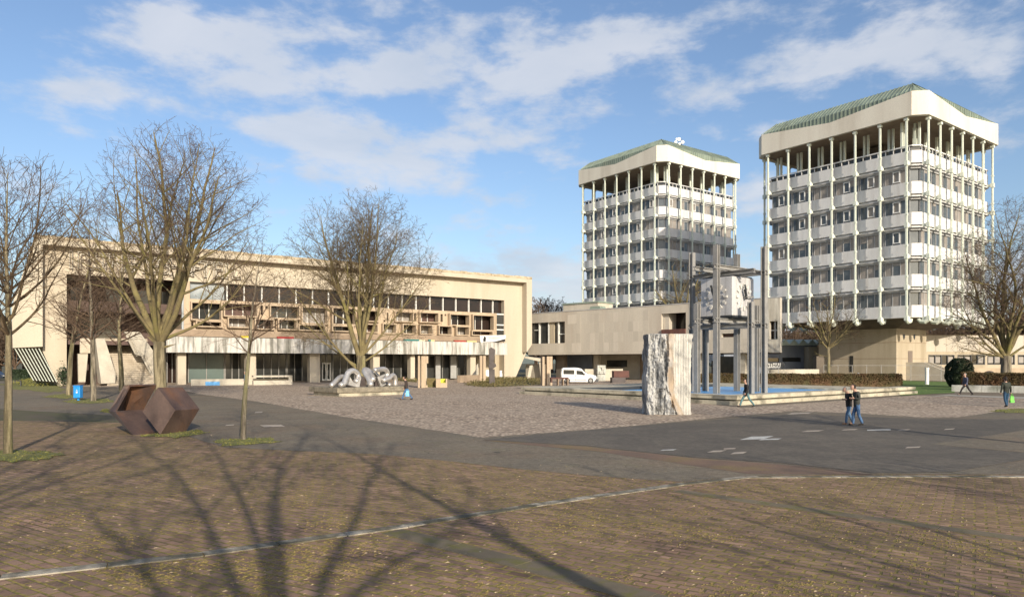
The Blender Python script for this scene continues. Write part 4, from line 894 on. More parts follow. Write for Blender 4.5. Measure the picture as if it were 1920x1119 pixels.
for (c, z) in ((-.9, 9.50), (.9, 9.50)): beam('t', c, -3.0, 3.0, z)
for (c, z) in ((-.9, 5.78), (.9, 5.78)): beam('s', c, -3.0, 3.0, z)
for (c, z) in ((-.9, 5.42), (.9, 5.42)): beam('t', c, -3.0, 3.0, z)
b = MB(); b.box(KF, -1.3, 1.3, -1.3, 1.3, 6.13, 6.21); b.build('support_plate', steel_d, ck)

# ------------------------------------------------------------------ stone block
def rock():
    rnd = random.Random(8); D0 = 37.9
    cx = (1251.5 - CX) / F * D0; A = Frame(cx - 1.11, D0 - .6, 1, .0); Wd, Dp, Ht = 2.22, 1.5, 4.22
    bm = bmesh.new(); nx, nz, ny = 70, 96, 34
    per = []
    for i in range(nx): per.append((Wd * i / nx, 0, 0))
    for i in range(ny): per.append((Wd, Dp * i / ny, 1))
    for i in range(nx): per.append((Wd - Wd * i / nx, Dp, 2))
    for i in range(ny): per.append((0, Dp - Dp * i / ny, 3))
    from mathutils import noise as mn
    rings = []
    for j in range(nz + 1):
        z = Ht * j / nz; ring_ = []
        for s, t, sd_ in per:
            c = s / Wd; out = (0, -1) if sd_ == 0 else (1, 0) if sd_ == 1 else (0, 1) if sd_ == 2 else (-1, 0)
            if sd_ == 0:
                d1 = mn.noise(Vector((s * 2.4, 1, z * .45))) * .28 + mn.noise(Vector((s * 6, 5, z * 1.9))) * .20 + mn.noise(Vector((s * 15, 9, z * 8))) * .08
                cut = .47 + .10 * mn.noise(Vector((z * .8, 3, 1))) + max(0, (1.3 - z)) * .16
                if c < cut: d = d1 - .05 + .04 * math.sin(s * 24 + mn.noise(Vector((s, 2, z))) * 3)
                elif c < cut + .14: d = .01 + mn.noise(Vector((s * 5, 4, z * 2))) * .05
                else: d = .035 * abs(math.sin(s * 23 + .15 * math.sin(z * 3))) + mn.noise(Vector((s * 9, 7, z * 5))) * .018 
                if z < 1.4 and .22 < c < .42: d -= .12 + .1 * mn.noise(Vector((s * 3, 1, z * 3)))
            else: d = mn.noise(Vector((s * 2 + 9, t * 3, z * 1.3))) * .09 + mn.noise(Vector((s * 9, t * 9, z * 6))) * .04
            wob = .05 * mn.noise(Vector((sd_, 7, z * 1.2))) if sd_ in (1, 3) else 0
            lean = -.10 * (1 - j / nz) if s < Wd * .5 else .0
            ring_.append(bm.verts.new(A.P(s + out[0] * (d + wob) + lean, t + out[1] * d, z + (.05 * mn.noise(Vector((s * 3, t * 3, 0))) if j in (0, nz) else 0))))
        rings.append(ring_)
    m = len(per)
    for j in range(nz):
        for i in range(m): bm.faces.new((rings[j][i], rings[j][(i + 1) % m], rings[j + 1][(i + 1) % m], rings[j + 1][i]))
    bm.faces.new(rings[-1]); bm.faces.new(rings[0][::-1])
    bmesh.ops.recalc_face_normals(bm, faces=bm.faces)
    c = Vector((cx, D0, 0)); bmesh.ops.translate(bm, verts=bm.verts, vec=-c)
    me = bpy.data.meshes.new('stone_monolith'); bm.to_mesh(me); bm.free()
    mt = bpy.data.materials.new('split_stone'); mt.use_nodes = True; nt = mt.node_tree; n = nt.nodes; l = nt.links; p = n['Principled BSDF']; p.inputs['Roughness'].default_value = .9
    tc = n.new('ShaderNodeTexCoord'); sp = n.new('ShaderNodeSeparateXYZ'); l.new(tc.outputs['Object'], sp.inputs[0])
    def nz_(sc_, d=6, st=1.0):
        mp = n.new('ShaderNodeMapping'); mp.inputs['Scale'].default_value = (1, 1, st); l.new(tc.outputs['Object'], mp.inputs[0]); t = n.new('ShaderNodeTexNoise'); t.inputs['Scale'].default_value = sc_; t.inputs['Detail'].default_value = d; l.new(mp.outputs[0], t.inputs['Vector']); return t.outputs[0]
    def rng(v, a, b_, c_=0, d_=1):
        t = n.new('ShaderNodeMapRange'); l.new(v, t.inputs[0])
        for i, x in enumerate((a, b_, c_, d_)): t.inputs[i + 1].default_value = x
        return t.outputs[0]
    def mix(f, a, b_):
        t = n.new('ShaderNodeMix'); t.data_type = 'RGBA'; l.new(f, t.inputs[0])
        for i, x in ((6, a), (7, b_)):
            if isinstance(x, tuple): t.inputs[i].default_value = (*x, 1)
            else: l.new(x, t.inputs[i])
        return t.outputs[2]
    def mth(op, a, b_):
        t = n.new('ShaderNodeMath'); t.operation = op
        for i, x in enumerate((a, b_)):
            if isinstance(x, (int, float)): t.inputs[i].default_value = x
            else: l.new(x, t.inputs[i])
        return t.outputs[0]
    X = mth('ADD', sp.outputs[0], mth('MULTIPLY', mth('SUBTRACT', nz_(1.6, 6, .6), .5), .7)); X = mth('SUBTRACT', X, mth('MULTIPLY', mth('MAXIMUM', mth('SUBTRACT', 1.2, sp.outputs[2]), 0), .45))
    left = mix(rng(nz_(3, 7, .25), .42, .58), (.42, .42, .41), (.13, .135, .14)); right = mix(rng(nz_(5, 6, .15), .4, .65), (.52, .50, .45), (.38, .37, .34))
    base = mix(rng(X, .14, .18), left, right); tn = mth('MULTIPLY', rng(X, -.16, -.08), rng(X, .30, .16)); base = mix(mth('MULTIPLY', tn, rng(nz_(2.5, 5, .4), .35, .6, .15, .7)), base, (.40, .29, .18))
    l.new(base, p.inputs['Base Color']); bp = n.new('ShaderNodeBump'); bp.inputs['Strength'].default_value = .8; bp.inputs['Distance'].default_value = .03; l.new(nz_(14, 6), bp.inputs['Height']); l.new(bp.outputs[0], p.inputs['Normal'])
    me.materials.append(mt); o = bpy.data.objects.new('stone_monolith', me); o.location = c; put(o)
    tag(o, 'tall rough split stone block with tan streak and drilled right side, standing on the square', 'stone sculpture')
rock()
# ------------------------------------------------------------------ rusted sculpture
def zr(x, y, D): return W(180 + x / 7.459, 690 + y / 7.459, D)
V0 = Vector((-12.87, 27.3, .92)); a_ = Vector((-.82, .30, .86)); c_v = Vector((-.43, -.30, -.91)); b_v = Vector((.37, 1.3, -.03))
rs = empty('rusted_steel_sculpture', (-13.6, 27.8, 0), 'pair of angular rusted steel prisms leaning together on mossy paving beside the slim tree', 'steel sculpture')
b = MB(); E = [V0, V0 + a_, V0 + a_ + c_v, V0 + c_v]; b.hexa([*E, *[p + b_v for p in E]]); b.build('solid_prism', rust, rs, bevel=.008)
# open left body: plates
def plate(name, P, th, m=rust):
    P = [Vector(p) for p in P]; n_ = (P[1] - P[0]).cross(P[2] - P[0]).normalized() * th; b = MB(); b.prism(P, n_); return b.build(name, m, rs)
A0 = zr(270, 605, 28.0); A1 = zr(650, 578, 29.0); A2 = zr(795, 912, 27.75); A2.z = .01; A3 = zr(515, 940, 26.95); A3.z = .0
Tt = zr(185, 593, 28.35); B0 = zr(385, 255, 28.7); B1 = zr(840, 245, 29.8); B2 = zr(650, 578, 29.9); Bi = zr(462, 256, 28.75); Bq = zr(385, 590, 28.9)
b = MB(); b.face([A0, A1, A2, A3]); 
back = Vector((.15, .9, 0)); bb = [A0 + back, A1 + back, A2 + Vector((-.1, .9, 0)), A3 + Vector((-.25, .8, 0))]
b = MB(); b.hexa([A3, A2, bb[2], bb[3], A0, A1, bb[1], bb[0]]); b.build('lower_prism', rust, rs, bevel=.006)
plate('left_flange', [Tt, A0 + Vector((0, .0, 0)), Bi, B0], -.05)
plate('underside_plate', [Tt, A3 + Vector((-.02, .1, 0)), A0], .05, rust_dk)
plate('inner_plate', [zr(270, 600, 28.1), Bi, zr(460, 300, 29.6), zr(385, 592, 29.3)], .03)
plate('rear_plate', [zr(380, 595, 29.4), zr(460, 256, 29.2), B1, zr(655, 585, 30.0)], -.06)
plate('top_plate', [B0, Bi, B1, B1 + Vector((-.3, .5, .02)), B0 + Vector((.1, .8, .02))], .04)
# ------------------------------------------------------------------ tube sculpture on plinth
a, c_ = G(634, 744), G(762, 739.5); A = Frame(a.x, a.y, (c_ - a).x, (c_ - a).y); Lr = (c_ - a).length
pl = empty('sculpture_plinth', A.P(Lr / 2, 2, 0), 'low two step aggregate plinth carrying the steel tube sculpture', 'plinth')
b = MB(); b.box(A, -.1, Lr + .2, -.05, 5.0, .30, .72); b.build('plinth_slab', aggr, pl, bevel=.03)
b = MB(); b.box(A, .15, Lr, .1, 4.6, 0, .30); b.build('plinth_base', rimm, pl)
tsc = empty('steel_tube_sculpture', A.P(Lr / 2, 2, .72), 'looping brushed steel tubes with rounded ends on a low concrete plinth', 'steel sculpture')
def zw(x, y, t): # crop px -> world at depth t behind plinth front
    px, py = 590 + x / 9.6, 670 + y / 9.6; return A.P(A.s(px, t), t, A.z(px, py, t))
def spline(P, k=6):
    out = []
    for i in range(len(P) - 1):
        p0, p1, p2, p3 = P[max(i - 1, 0)], P[i], P[i + 1], P[min(i + 2, len(P) - 1)]
        for j in range(k):
            t = j / k; out.append(.5 * ((2 * p1) + (p2 - p0) * t + (2 * p0 - 5 * p1 + 4 * p2 - p3) * t * t + (3 * p1 - p0 - 3 * p2 + p3) * t ** 3))
    return out + [P[-1]]
def worm(pts, r, name='tube'):
    P = spline([zw(*p) for p in pts]); d0 = (P[0] - P[1]).normalized(); d1 = (P[-1] - P[-2]).normalized()
    Pn = [P[0] + d0 * r * .75, P[0] + d0 * r * .5] + P + [P[-1] + d1 * r * .5, P[-1] + d1 * r * .75]; rr = [r * .45, r * .85] + [r] * len(P) + [r * .85, r * .45]
    b = MB(); b.tube(Pn, rr, 20); return b.build(name, inox, tsc, smooth=True)
RR = .235
worm([(305, 500, 1.2), (370, 440, 1.4), (450, 360, 1.8), (530, 350, 2.2), (560, 420, 2.3)], .20)
worm([(475, 495, .6), (530, 460, .7), (570, 360, .9), (610, 270, 1.1), (690, 240, 1.3), (770, 300, 1.4), (785, 380, 1.3), (745, 430, 1.1)], RR)
worm([(895, 250, 2.4), (935, 320, 2.0), (985, 410, 1.5), (1010, 490, 1.2)], RR + .02)
worm([(1045, 400, 1.3), (1020, 320, 1.7), (960, 240, 2.2), (900, 225, 2.5)], RR + .02)
worm([(1085, 225, 1.2), (1170, 215, 1.5), (1250, 210, 1.9), (1305, 260, 2.2), (1300, 340, 2.2), (1270, 400, 2.0)], .21)
worm([(1245, 410, .8), (1330, 380, 1.0), (1400, 320, 1.3), (1445, 370, 1.5), (1450, 490, 1.5)], .20)
worm([(1345, 490, 1.6), (1300, 480, 2.2), (1200, 400, 2.6), (1060, 260, 2.8)], .18)
for pts, t0, t1, m in (([(640, 350), (610, 495), (805, 540), (840, 345), (760, 470), (690, 440)], .9, 1.3, inox), ([(850, 330), (920, 370), (925, 535), (820, 525)], 1.9, 2.5, rust_dk), ([(1085, 365), (1130, 360), (1195, 530), (1090, 530)], 1.6, 2.2, rust_dk), ([(1130, 355), (1280, 300), (1200, 400), (1290, 480), (1195, 532)], 1.2, 1.5, inox), ([(600, 490), (800, 540), (700, 540), (590, 505)], 1.0, 1.6, rust_dk)):
    b = MB(); P = [zw(x, y, t0) for x, y in pts]; b.prism(P, (A.v.x * (t1 - t0), A.v.y * (t1 - t0), 0)); b.build('steel_plate', m, tsc)
# ------------------------------------------------------------------ concrete posts, boxes, benches
def post(name, x, y, top, parts, lab):
    g = G(x, y); A = Frame(g.x, g.y, 1, .15); e = empty(name, g, lab, 'concrete post')
    for (x0, x1, t0, t1, ytop, ybot) in parts:
        b = MB(); b.box(A, A.s(x0), A.s(x1), t0, t1, max(0, A.z((x0 + x1) / 2, ybot)), A.z((x0 + x1) / 2, ytop)); b.build('slab', tan_light, e, bevel=.02)
    return e
post('concrete_post', 794, 727, 667, [(783.6, 787.6, 0, 1.2, 667, 727), (789.8, 798.5, 0, .9, 667.5, 727), (798.7, 803, 0, .9, 667.5, 681), (798.7, 801.8, 0, .9, 722, 727)], 'tall tan concrete post of split slabs right of the tube sculpture')
post('concrete_post', 1026, 723, 668, [(1017, 1021.2, 0, 1.2, 668.5, 723), (1025.4, 1031, 0, .9, 668, 722.6), (1031.2, 1036, 0, .9, 668, 692), (1031.2, 1035.6, 0, .9, 717, 722.6)], 'tan concrete post of split slabs in front of the white van')
post('concrete_post', 904, 716, 666, [(899.5, 904.5, 0, 1, 667, 716), (905.8, 911, 0, 1, 667, 716)], 'pair of tan slabs beside the hall entrance, behind the dark totem')
g = G(828, 726.5); A = Frame(g.x, g.y, 1, .1); yb = empty('stone_chair', g, 'cube shaped concrete seat painted yellow inside, right of the split post', 'seat')
x0, x1 = A.s(817.5), A.s(838.5); zt = A.z(828, 710)
b = MB(); b.wall(A, x0, x1, 0, zt, 0, 1.1, [(A.s(826), A.s(836), zt * .52, zt + .1)]); b.build('seat_shell', tan_light, yb)
b = MB(); b.box(A, A.s(826) + .02, A.s(836) - .02, .12, 1.0, zt * .53, zt * .60); b.box(A, A.s(826) + .01, A.s(836) - .01, 1.0, 1.08, zt * .6, zt - .02); b.build('painted_seat', yel, yb)
b = MB(); b.box(A, A.s(799), A.s(817), 1.3, 2.2, .0, .75); b.box(A, A.s(799), A.s(817), 1.5, 2.2, .75, 1.0); tag(b.build('planter', bush2, bevel=.02), 'long mossy yellow green planter block left of the cube seat', 'planter')
slabwall('planter_wall', 863, 717.5, 900, 716, 1.0, .5, tan, 'tan concrete planter wall left of the dark totem', 'low wall')
# totem
g = G(922.5, 723); A = Frame(g.x, g.y, 1, .1); e = empty('steel_totem', g, 'dark angular steel totem on a small base before the hall', 'steel sculpture')
def tz(x, y): return (A.s(880 + x / 8), A.z(880 + x / 8, 600 + y / 8))
b = MB(); b.fprism(A, [tz(300, 960), tz(385, 955), tz(380, 735), tz(300, 730)], 0, .6); b.fprism(A, [tz(298, 735), tz(345, 735), tz(405, 690), tz(395, 655), tz(365, 640), tz(320, 650), tz(285, 680)], -.1, .7)
b.fprism(A, [tz(300, 655), tz(360, 650), tz(372, 590), tz(385, 500), tz(388, 440), tz(330, 408), tz(300, 430), tz(300, 510)], .05, .65); b.build('totem_body', rust_dk, e)
b = MB(); b.box(A, A.s(916.5), A.s(932), -.3, 1, 0, .12); b.build('totem_base', palew, e)
# red brown bench frames and blocks
g = G(1050, 722.5); A = Frame(g.x, g.y, 1, .1); e = empty('concrete_bench', g, 'red brown concrete bench with square ends, before the white van', 'bench')
b = MB(); b.box(A, A.s(1033), A.s(1066), 0, .9, .78, .95); b.build('seat', redbr, e)
for x in (1033.5, 1046, 1055.5, 1064): b = MB(); b.box(A, A.s(x), A.s(x + 2), 0, .9, 0, .78); b.build('end_panel', tan if x > 1040 else redbr, e)
g = G(1164, 718); A = Frame(g.x, g.y, 1, .1); e = empty('block_sculpture', g, 'stacked red brown block sculpture near the pale wall behind the basin', 'sculpture')
b = MB(); b.box(A, A.s(1148), A.s(1173), 0, 1.2, 0, A.z(1160, 707.5)); b.build('lower_block', rust_dk, e); b = MB(); b.box(A, A.s(1151.5), A.s(1180), .1, 1.3, A.z(1160, 707.4), A.z(1165, 695)); b.build('upper_block', redbr, e)
slabwall('garden_wall', 1097, 714, 1168, 713, 1.75, .4, palew, 'pale plaster wall behind the parked van', 'low wall')
g = W(1128, 693.5, 105); A = Frame(g.x, 105, 1, .1); rnd = random.Random(3); b = MB()
for i in range(4):
    for j in range(4): b.box(A, -.62 + i * .31, -.31 + i * .31 - .02, -rnd.uniform(0, .25), .6, g.z + j * .31 - .55, g.z + j * .31 - .26)
b.box(A, -.6, .6, .1, .55, 0, g.z + .7); tag(b.build('relief_block', pebw), 'grey white relief carved block standing on a stem behind the pale wall', 'stone sculpture')
# small pale sculptures in the hall undercroft
def qs(name, pts, D, th, m, lab):
    b = MB(); b.prism([W(x, y, D) for x, y in pts], (0, th, 0)); o = b.build(name, m); tag(o, lab, 'sculpture'); o.location.z = max(o.location.z, 0); return o
qs('curved_sculpture', [(882, 705.5), (896.5, 705.5), (896.5, 681), (893.5, 684), (891.5, 694), (886, 701)], 104, .4, palew, 'pale concave fin sculpture under the hall balcony')
qs('round_sculpture', [(909.5, 697), (912, 693.5), (916.5, 693.2), (917, 706), (913, 705), (910, 702)], 103, .5, white, 'white rounded sculpture partly behind the dark totem')
qs('small_sculpture', [(937, 706), (942, 706), (941.5, 699), (940, 698), (941.5, 696), (941, 694.5), (937, 694.8)], 106, .3, white, 'small white upright sculpture at the hall corner')
# beyond the hall corner, seen through the gap
qs('slanted_pier', [(988, 715), (994, 715), (999, 690), (993, 691)], 121, .8, palew, 'leaning pale concrete pier past the hall corner')
b = MB(); P = [W(984, 671, 122), W(1018, 679, 122), W(1018, 672, 122), W(984, 668, 122)]; b.prism(P, (2, 6, 0)); b.prism([W(1011, 679, 122), W(1017, 679, 122), W(1019, 712, 122), W(1014, 712, 122)], (0, 1.5, 0)); tag(b.build('concrete_canopy', palew), 'pale concrete canopy leg visible between hall and pavilion', 'canopy')
# small pale tub
# ------------------------------------------------------------------ bin
g = G(146.5, 751); A = Frame(g.x, g.y, 1, 0); e = empty('litter_bin', g, 'bright blue litter bin on a short post between two slim trees', 'litter bin')
b = MB(); b.box(A, -.24, .24, -.2, .2, .2, 1.02); b.build('bin_body', bluep, e, bevel=.04)
b = MB(); b.box(A, -.26, .26, -.22, .22, 1.03, 1.1); b.build('bin_lid', bluep, e, bevel=.02)
b = MB(); b.box(A, -.07, .07, .0, .12, 0, .3); b.build('post', bluep, e)
b = MB(); b.box(A, -.03, .08, -.215, -.203, .55, .68); b.box(A, -.0, .06, -.215, -.203, .74, .80); b.build('sticker', white, e)
b = MB(); g = G(39, 724); b.tube([g, g + Vector((0, 0, .55))], .08, 8); b.ball(g + Vector((0, 0, .55)), .085, 8); tag(b.build('bollard', steel_d), 'short black bollard left of the slanted fins', 'bollard')
# right white wall and oval sculpture
a, c_ = G(1784, 734), G(2060, 740); A = Frame(a.x, a.y, (c_ - a).x, (c_ - a).y); Lr = (c_ - a).length
b = MB(); n = 9
for i in range(n): b.box(A, Lr * i / n + .01, Lr * (i + 1) / n - .01, 0, .35, 0, .63)
tag(b.build('retaining_wall', pebw), 'weathered white low wall under the dark bush, right of the lawn', 'low wall')
g = G(1856, 715); b = MB(); p = W(1855, 699.5, g.y); b.ball(p, .55, 14, 1.25, .7, .62); b.tube([Vector((p.x, p.y, 0)), Vector((p.x, p.y, p.z - .2))], .09, 8); tag(b.build('oval_sculpture', rust_dk, smooth=True), 'dark oval sculpture on a thin stem above the right hedge', 'sculpture')
g = G(1607, 713); b = MB(); p = W(1609, 701.5, 84); b.ball(Vector((p.x, 84, p.z)), .17, 10); b.tube([(p.x, 84, 0), (p.x, 84, p.z)], .04, 6); tag(b.build('globe_lamp', white), 'small white globe garden lamp poking over the hedge', 'garden lamp')
p = W(1738, 711, 88); b = MB(); b.tube([(p.x, 88, .0), (p.x, 88, 1.9)], .22, 10); b.tube([(p.x, 88, 1.9), (p.x, 88, 2.1)], .26, 10); tag(b.build('utility_tube', white), 'white upright utility tube at the foot of the tower stair', 'utility box')

# ------------------------------------------------------------------ van
def van():
    g = G(1087, 718.5); D = g.y; A = Frame(g.x - 2.42, D, 1, 0)
    A = Frame(*W(1052.5, Y0, D).xy, 1, .0); e = empty('parked_van', A.P(2.4, 1, 0), 'white compact van parked side on beneath the low pavilion', 'van')
    k = D / F; z = lambda y: H - (y - Y0) * k; s = lambda x: (x - 1052.5) * k
    prof = [(1053, 712), (1052.3, 700), (1054, 690.8), (1056, 689.4), (1080, 689), (1089, 690.5), (1101, 699), (1104, 701), (1116, 703.5), (1120, 706.5), (1121.3, 714), (1118, 716.2), (1053, 716)]
    b = MB(); b.fprism(A, [(s(x), z(y)) for x, y in prof], 0, 1.8)
    b.build('body', vanw, e, bevel=.08)
    def pane(pts, m, name, t0=-.02): b = MB(); b.fprism(A, [(s(x), z(y)) for x, y in pts], t0, .05); return b.build(name, m, e)
    pane([(1056.5, 701.3), (1077, 701.6), (1077, 693.5), (1056.5, 693)], glass, 'side_window')
    pane([(1081, 701.6), (1097.5, 703), (1091.5, 695.5), (1081, 694)], glass, 'side_window')
    pane([(1092, 692.6), (1103.5, 700.6), (1104.5, 701.2), (1104.2, 701.6), (1093, 694.8)], glass, 'windscreen', -.01)
    pane([(1061, 712), (1098, 712.4), (1098, 711.2), (1061, 710.8)], plast, 'trim_strip')
    pane([(1079, 715), (1079.4, 715), (1079.4, 692), (1079, 692)], plast, 'door_gap'); pane([(1098.3, 714), (1098.7, 714), (1098.7, 703), (1098.3, 703)], plast, 'door_gap')
    pane([(1113, 716), (1121.8, 716), (1122.2, 710), (1118, 709.5)], plast, 'bumper'); pane([(1052, 716), (1060, 716), (1060, 713), (1051.8, 712.5)], plast, 'bumper')
    pane([(1116.5, 708.8), (1120.6, 709), (1120, 706.3), (1117.2, 705.2)], glass_dim, 'headlight'); pane([(1077, 704.5), (1080.5, 704.5), (1080.5, 704), (1077, 704)], plast, 'door_handle')
    for x in (1063.5, 1107.5):
        for t in (-.03, 1.6):
            b = MB(); c = A.P(s(x), t, .37); b.tube([c, c + Vector((0, .22, 0))], .36, 20); w_ = b.build('wheel', tyre, e); b = MB(); b.tube([c + Vector((0, -.02, 0)), c + Vector((0, .03, 0))], .22, 14); b.build('rim', steel, w_)
    b = MB(); b.box(A, s(1094), s(1096.5), -.22, -.02, z(702.5), z(700)); b.build('mirror', plast, e, bevel=.02)
van()
# dark car at left edge
def car():
    g = G(5, 712.5); D = g.y; A = Frame(g.x - 4.6, D, 1, 0); e = empty('parked_car', A.P(2.2, 1, 0), 'dark car parked at the far left edge beyond the trees', 'car')
    b = MB(); b.fprism(A, [(0, .3), (0, .85), (.7, .95), (1.4, 1.4), (3.0, 1.42), (3.7, .95), (4.5, .85), (4.6, .6), (4.55, .3)], 0, 1.75); b.build('body', mat('dark_blue_car_paint', (.02, .03, .05), None, .3, coat=.5), e, bevel=.08)
    b = MB(); b.fprism(A, [(.95, .95), (1.45, 1.34), (2.95, 1.36), (3.5, .95)], -.02, .05); b.build('side_window', glass, e)
    for x in (.9, 3.7): b = MB(); c = A.P(x, -.02, .32); b.tube([c, c + Vector((0, .22, 0))], .32, 16); b.build('wheel', tyre, e)
    b = MB(); b.box(A, 4.45, 4.6, .1, .4, .6, .75); b.build('headlight', white, e)
car()

# ------------------------------------------------------------------ leafy masses (hedges, bushes)
def leaves(name, fn, n, size, m, label, cat, seed=1, kind=None, core=None):
    rnd = random.Random(seed); vs = []; fs = []
    for i in range(n):
        p = fn(rnd); a = Vector((rnd.uniform(-1, 1), rnd.uniform(-1, 1), rnd.uniform(-1, 1))).normalized(); c = a.orthogonal().normalized(); k = size * rnd.uniform(.6, 1.4); c = (Quaternion(a, rnd.uniform(0, 6.28)) @ c); d = a.cross(c)
        b_ = len(vs); vs += [p - c * k, p + d * k * .5, p + c * k, p - d * k * .5]; fs.append((b_, b_ + 1, b_ + 2, b_ + 3))
    b = MB(); b.v = vs; b.f = fs; b.mi = [0] * len(fs)
    if core: core(b)
    o = b.build(name, m, fix=False); return tag(o, label, cat, kind=kind)
def hedge(name, a, c, th, h, n, m, label, seed):
    A = Frame(a.x, a.y, (c - a).x, (c - a).y); L_ = (c - a).length; from mathutils import noise as mn
    def fn(r):
        s = r.uniform(0, L_); f = r.random(); hh = h * (1 + .09 * mn.noise(Vector((s * .8, seed, 0))))
        if f < .45: return A.P(s, r.uniform(-.06, .12) + .08 * mn.noise(Vector((s, 3, 1))), hh * math.sqrt(r.random()))
        if f < .9: return A.P(s, r.uniform(0, th), hh + r.uniform(-.12, .06))
        return A.P(r.choice((0, L_)) + r.uniform(-.05, .05), r.uniform(0, th), r.uniform(0, hh))
    def core(b): b.box(A, .12, L_ - .12, .14, th - .1, 0, h - .12)
    return leaves(name, fn, n, .075, m, label, 'hedge', seed, core=core)
hedge('hedge', G(1290, 725), G(1692, 725.5), 1.6, 1.42, 16000, hedgem, 'long clipped brown and green hedge behind the fountain basin', 3)
hedge('hedge', G(1822, 733) + Vector((0, 1.5, 0)), G(2050, 737) + Vector((0, 1.5, 0)), 1.6, 1.7, 9000, hedgem, 'dark shrubby hedge behind the white low wall at right', 5)
hedge('hedge', G(18, 712), G(53, 712), 1.2, 1.6, 2500, bushm, 'small green hedge left of the slanted fins', 6)
c = G(1806, 726); c.y += .6
def bfn(r):
    from mathutils import noise as mn
    th = r.uniform(0, 6.283); z = r.random(); prof = max(.05, 1 - abs((z - .45) / .57) ** 2.6) ** .5; rr = 1.38 * prof * (.80 + .2 * r.random() ** .5) * (1 + .16 * mn.noise(Vector((math.cos(th) * 2, math.sin(th) * 2, z * 4)))); return Vector((c.x + rr * math.cos(th), c.y + rr * math.sin(th), z * 3.15 + .05))
leaves('evergreen_bush', bfn, 12000, .085, bushm, 'rounded dark evergreen bush at the left end of the white low wall', 'bush', 4, core=lambda b: b.ball((c.x, c.y, 1.35), 1.0, 12, 1, 1, 1.35))
# ground cover mounds
def mound(name, pts, hgt, m, n, seed, label=None):
    rnd = random.Random(seed); P = [G(x, y) for x, y in pts]; c = sum(P, Vector()) / len(P); vs = []; fs = []
    b = MB()
    for i in range(len(P)): b.face([(c.x, c.y, hgt), P[i], P[(i + 1) % len(P)]])
    for i in range(n):
        k = rnd.randrange(len(P)); f = math.sqrt(rnd.random()); q_ = c.lerp(P[k].lerp(P[(k + 1) % len(P)], rnd.random()), f); z = hgt * (1 - f) + rnd.uniform(0, .35)
        a = Vector((rnd.uniform(-1, 1), rnd.uniform(-1, 1), rnd.uniform(-.2, 1))).normalized(); d = a.orthogonal().normalized() * .11; e = a.cross(d); p = Vector((q_.x, q_.y, z)); b.face([p - d, p + e * .5, p + d, p - e * .5])
    return tag(b.build(name, m, fix=False), kind='stuff')
mound('ground_cover', [(868, 722), (900, 726), (936, 726), (1018, 722), (1016, 712), (960, 707), (900, 708)], .25, bush2, 3500, 1)
mound('ground_cover', [(745, 714), (782, 717), (782, 708), (745, 707)], .5, bush2, 900, 2)
mound('ground_cover', [(20, 720), (60, 726), (118, 722), (110, 714), (50, 712)], .3, grassm, 700, 3)
# climber on hall wall
c0 = HL.P(HL.s(119, .5), .4, HL.z(119, 704, .5))
leaves('wall_shrub', lambda r: c0 + Vector((r.gauss(0, .35), r.gauss(0, .2), r.gauss(0, .55))), 500, .12, bushm, 'small green shrub against the left end wall of the hall', 'shrub', 7)
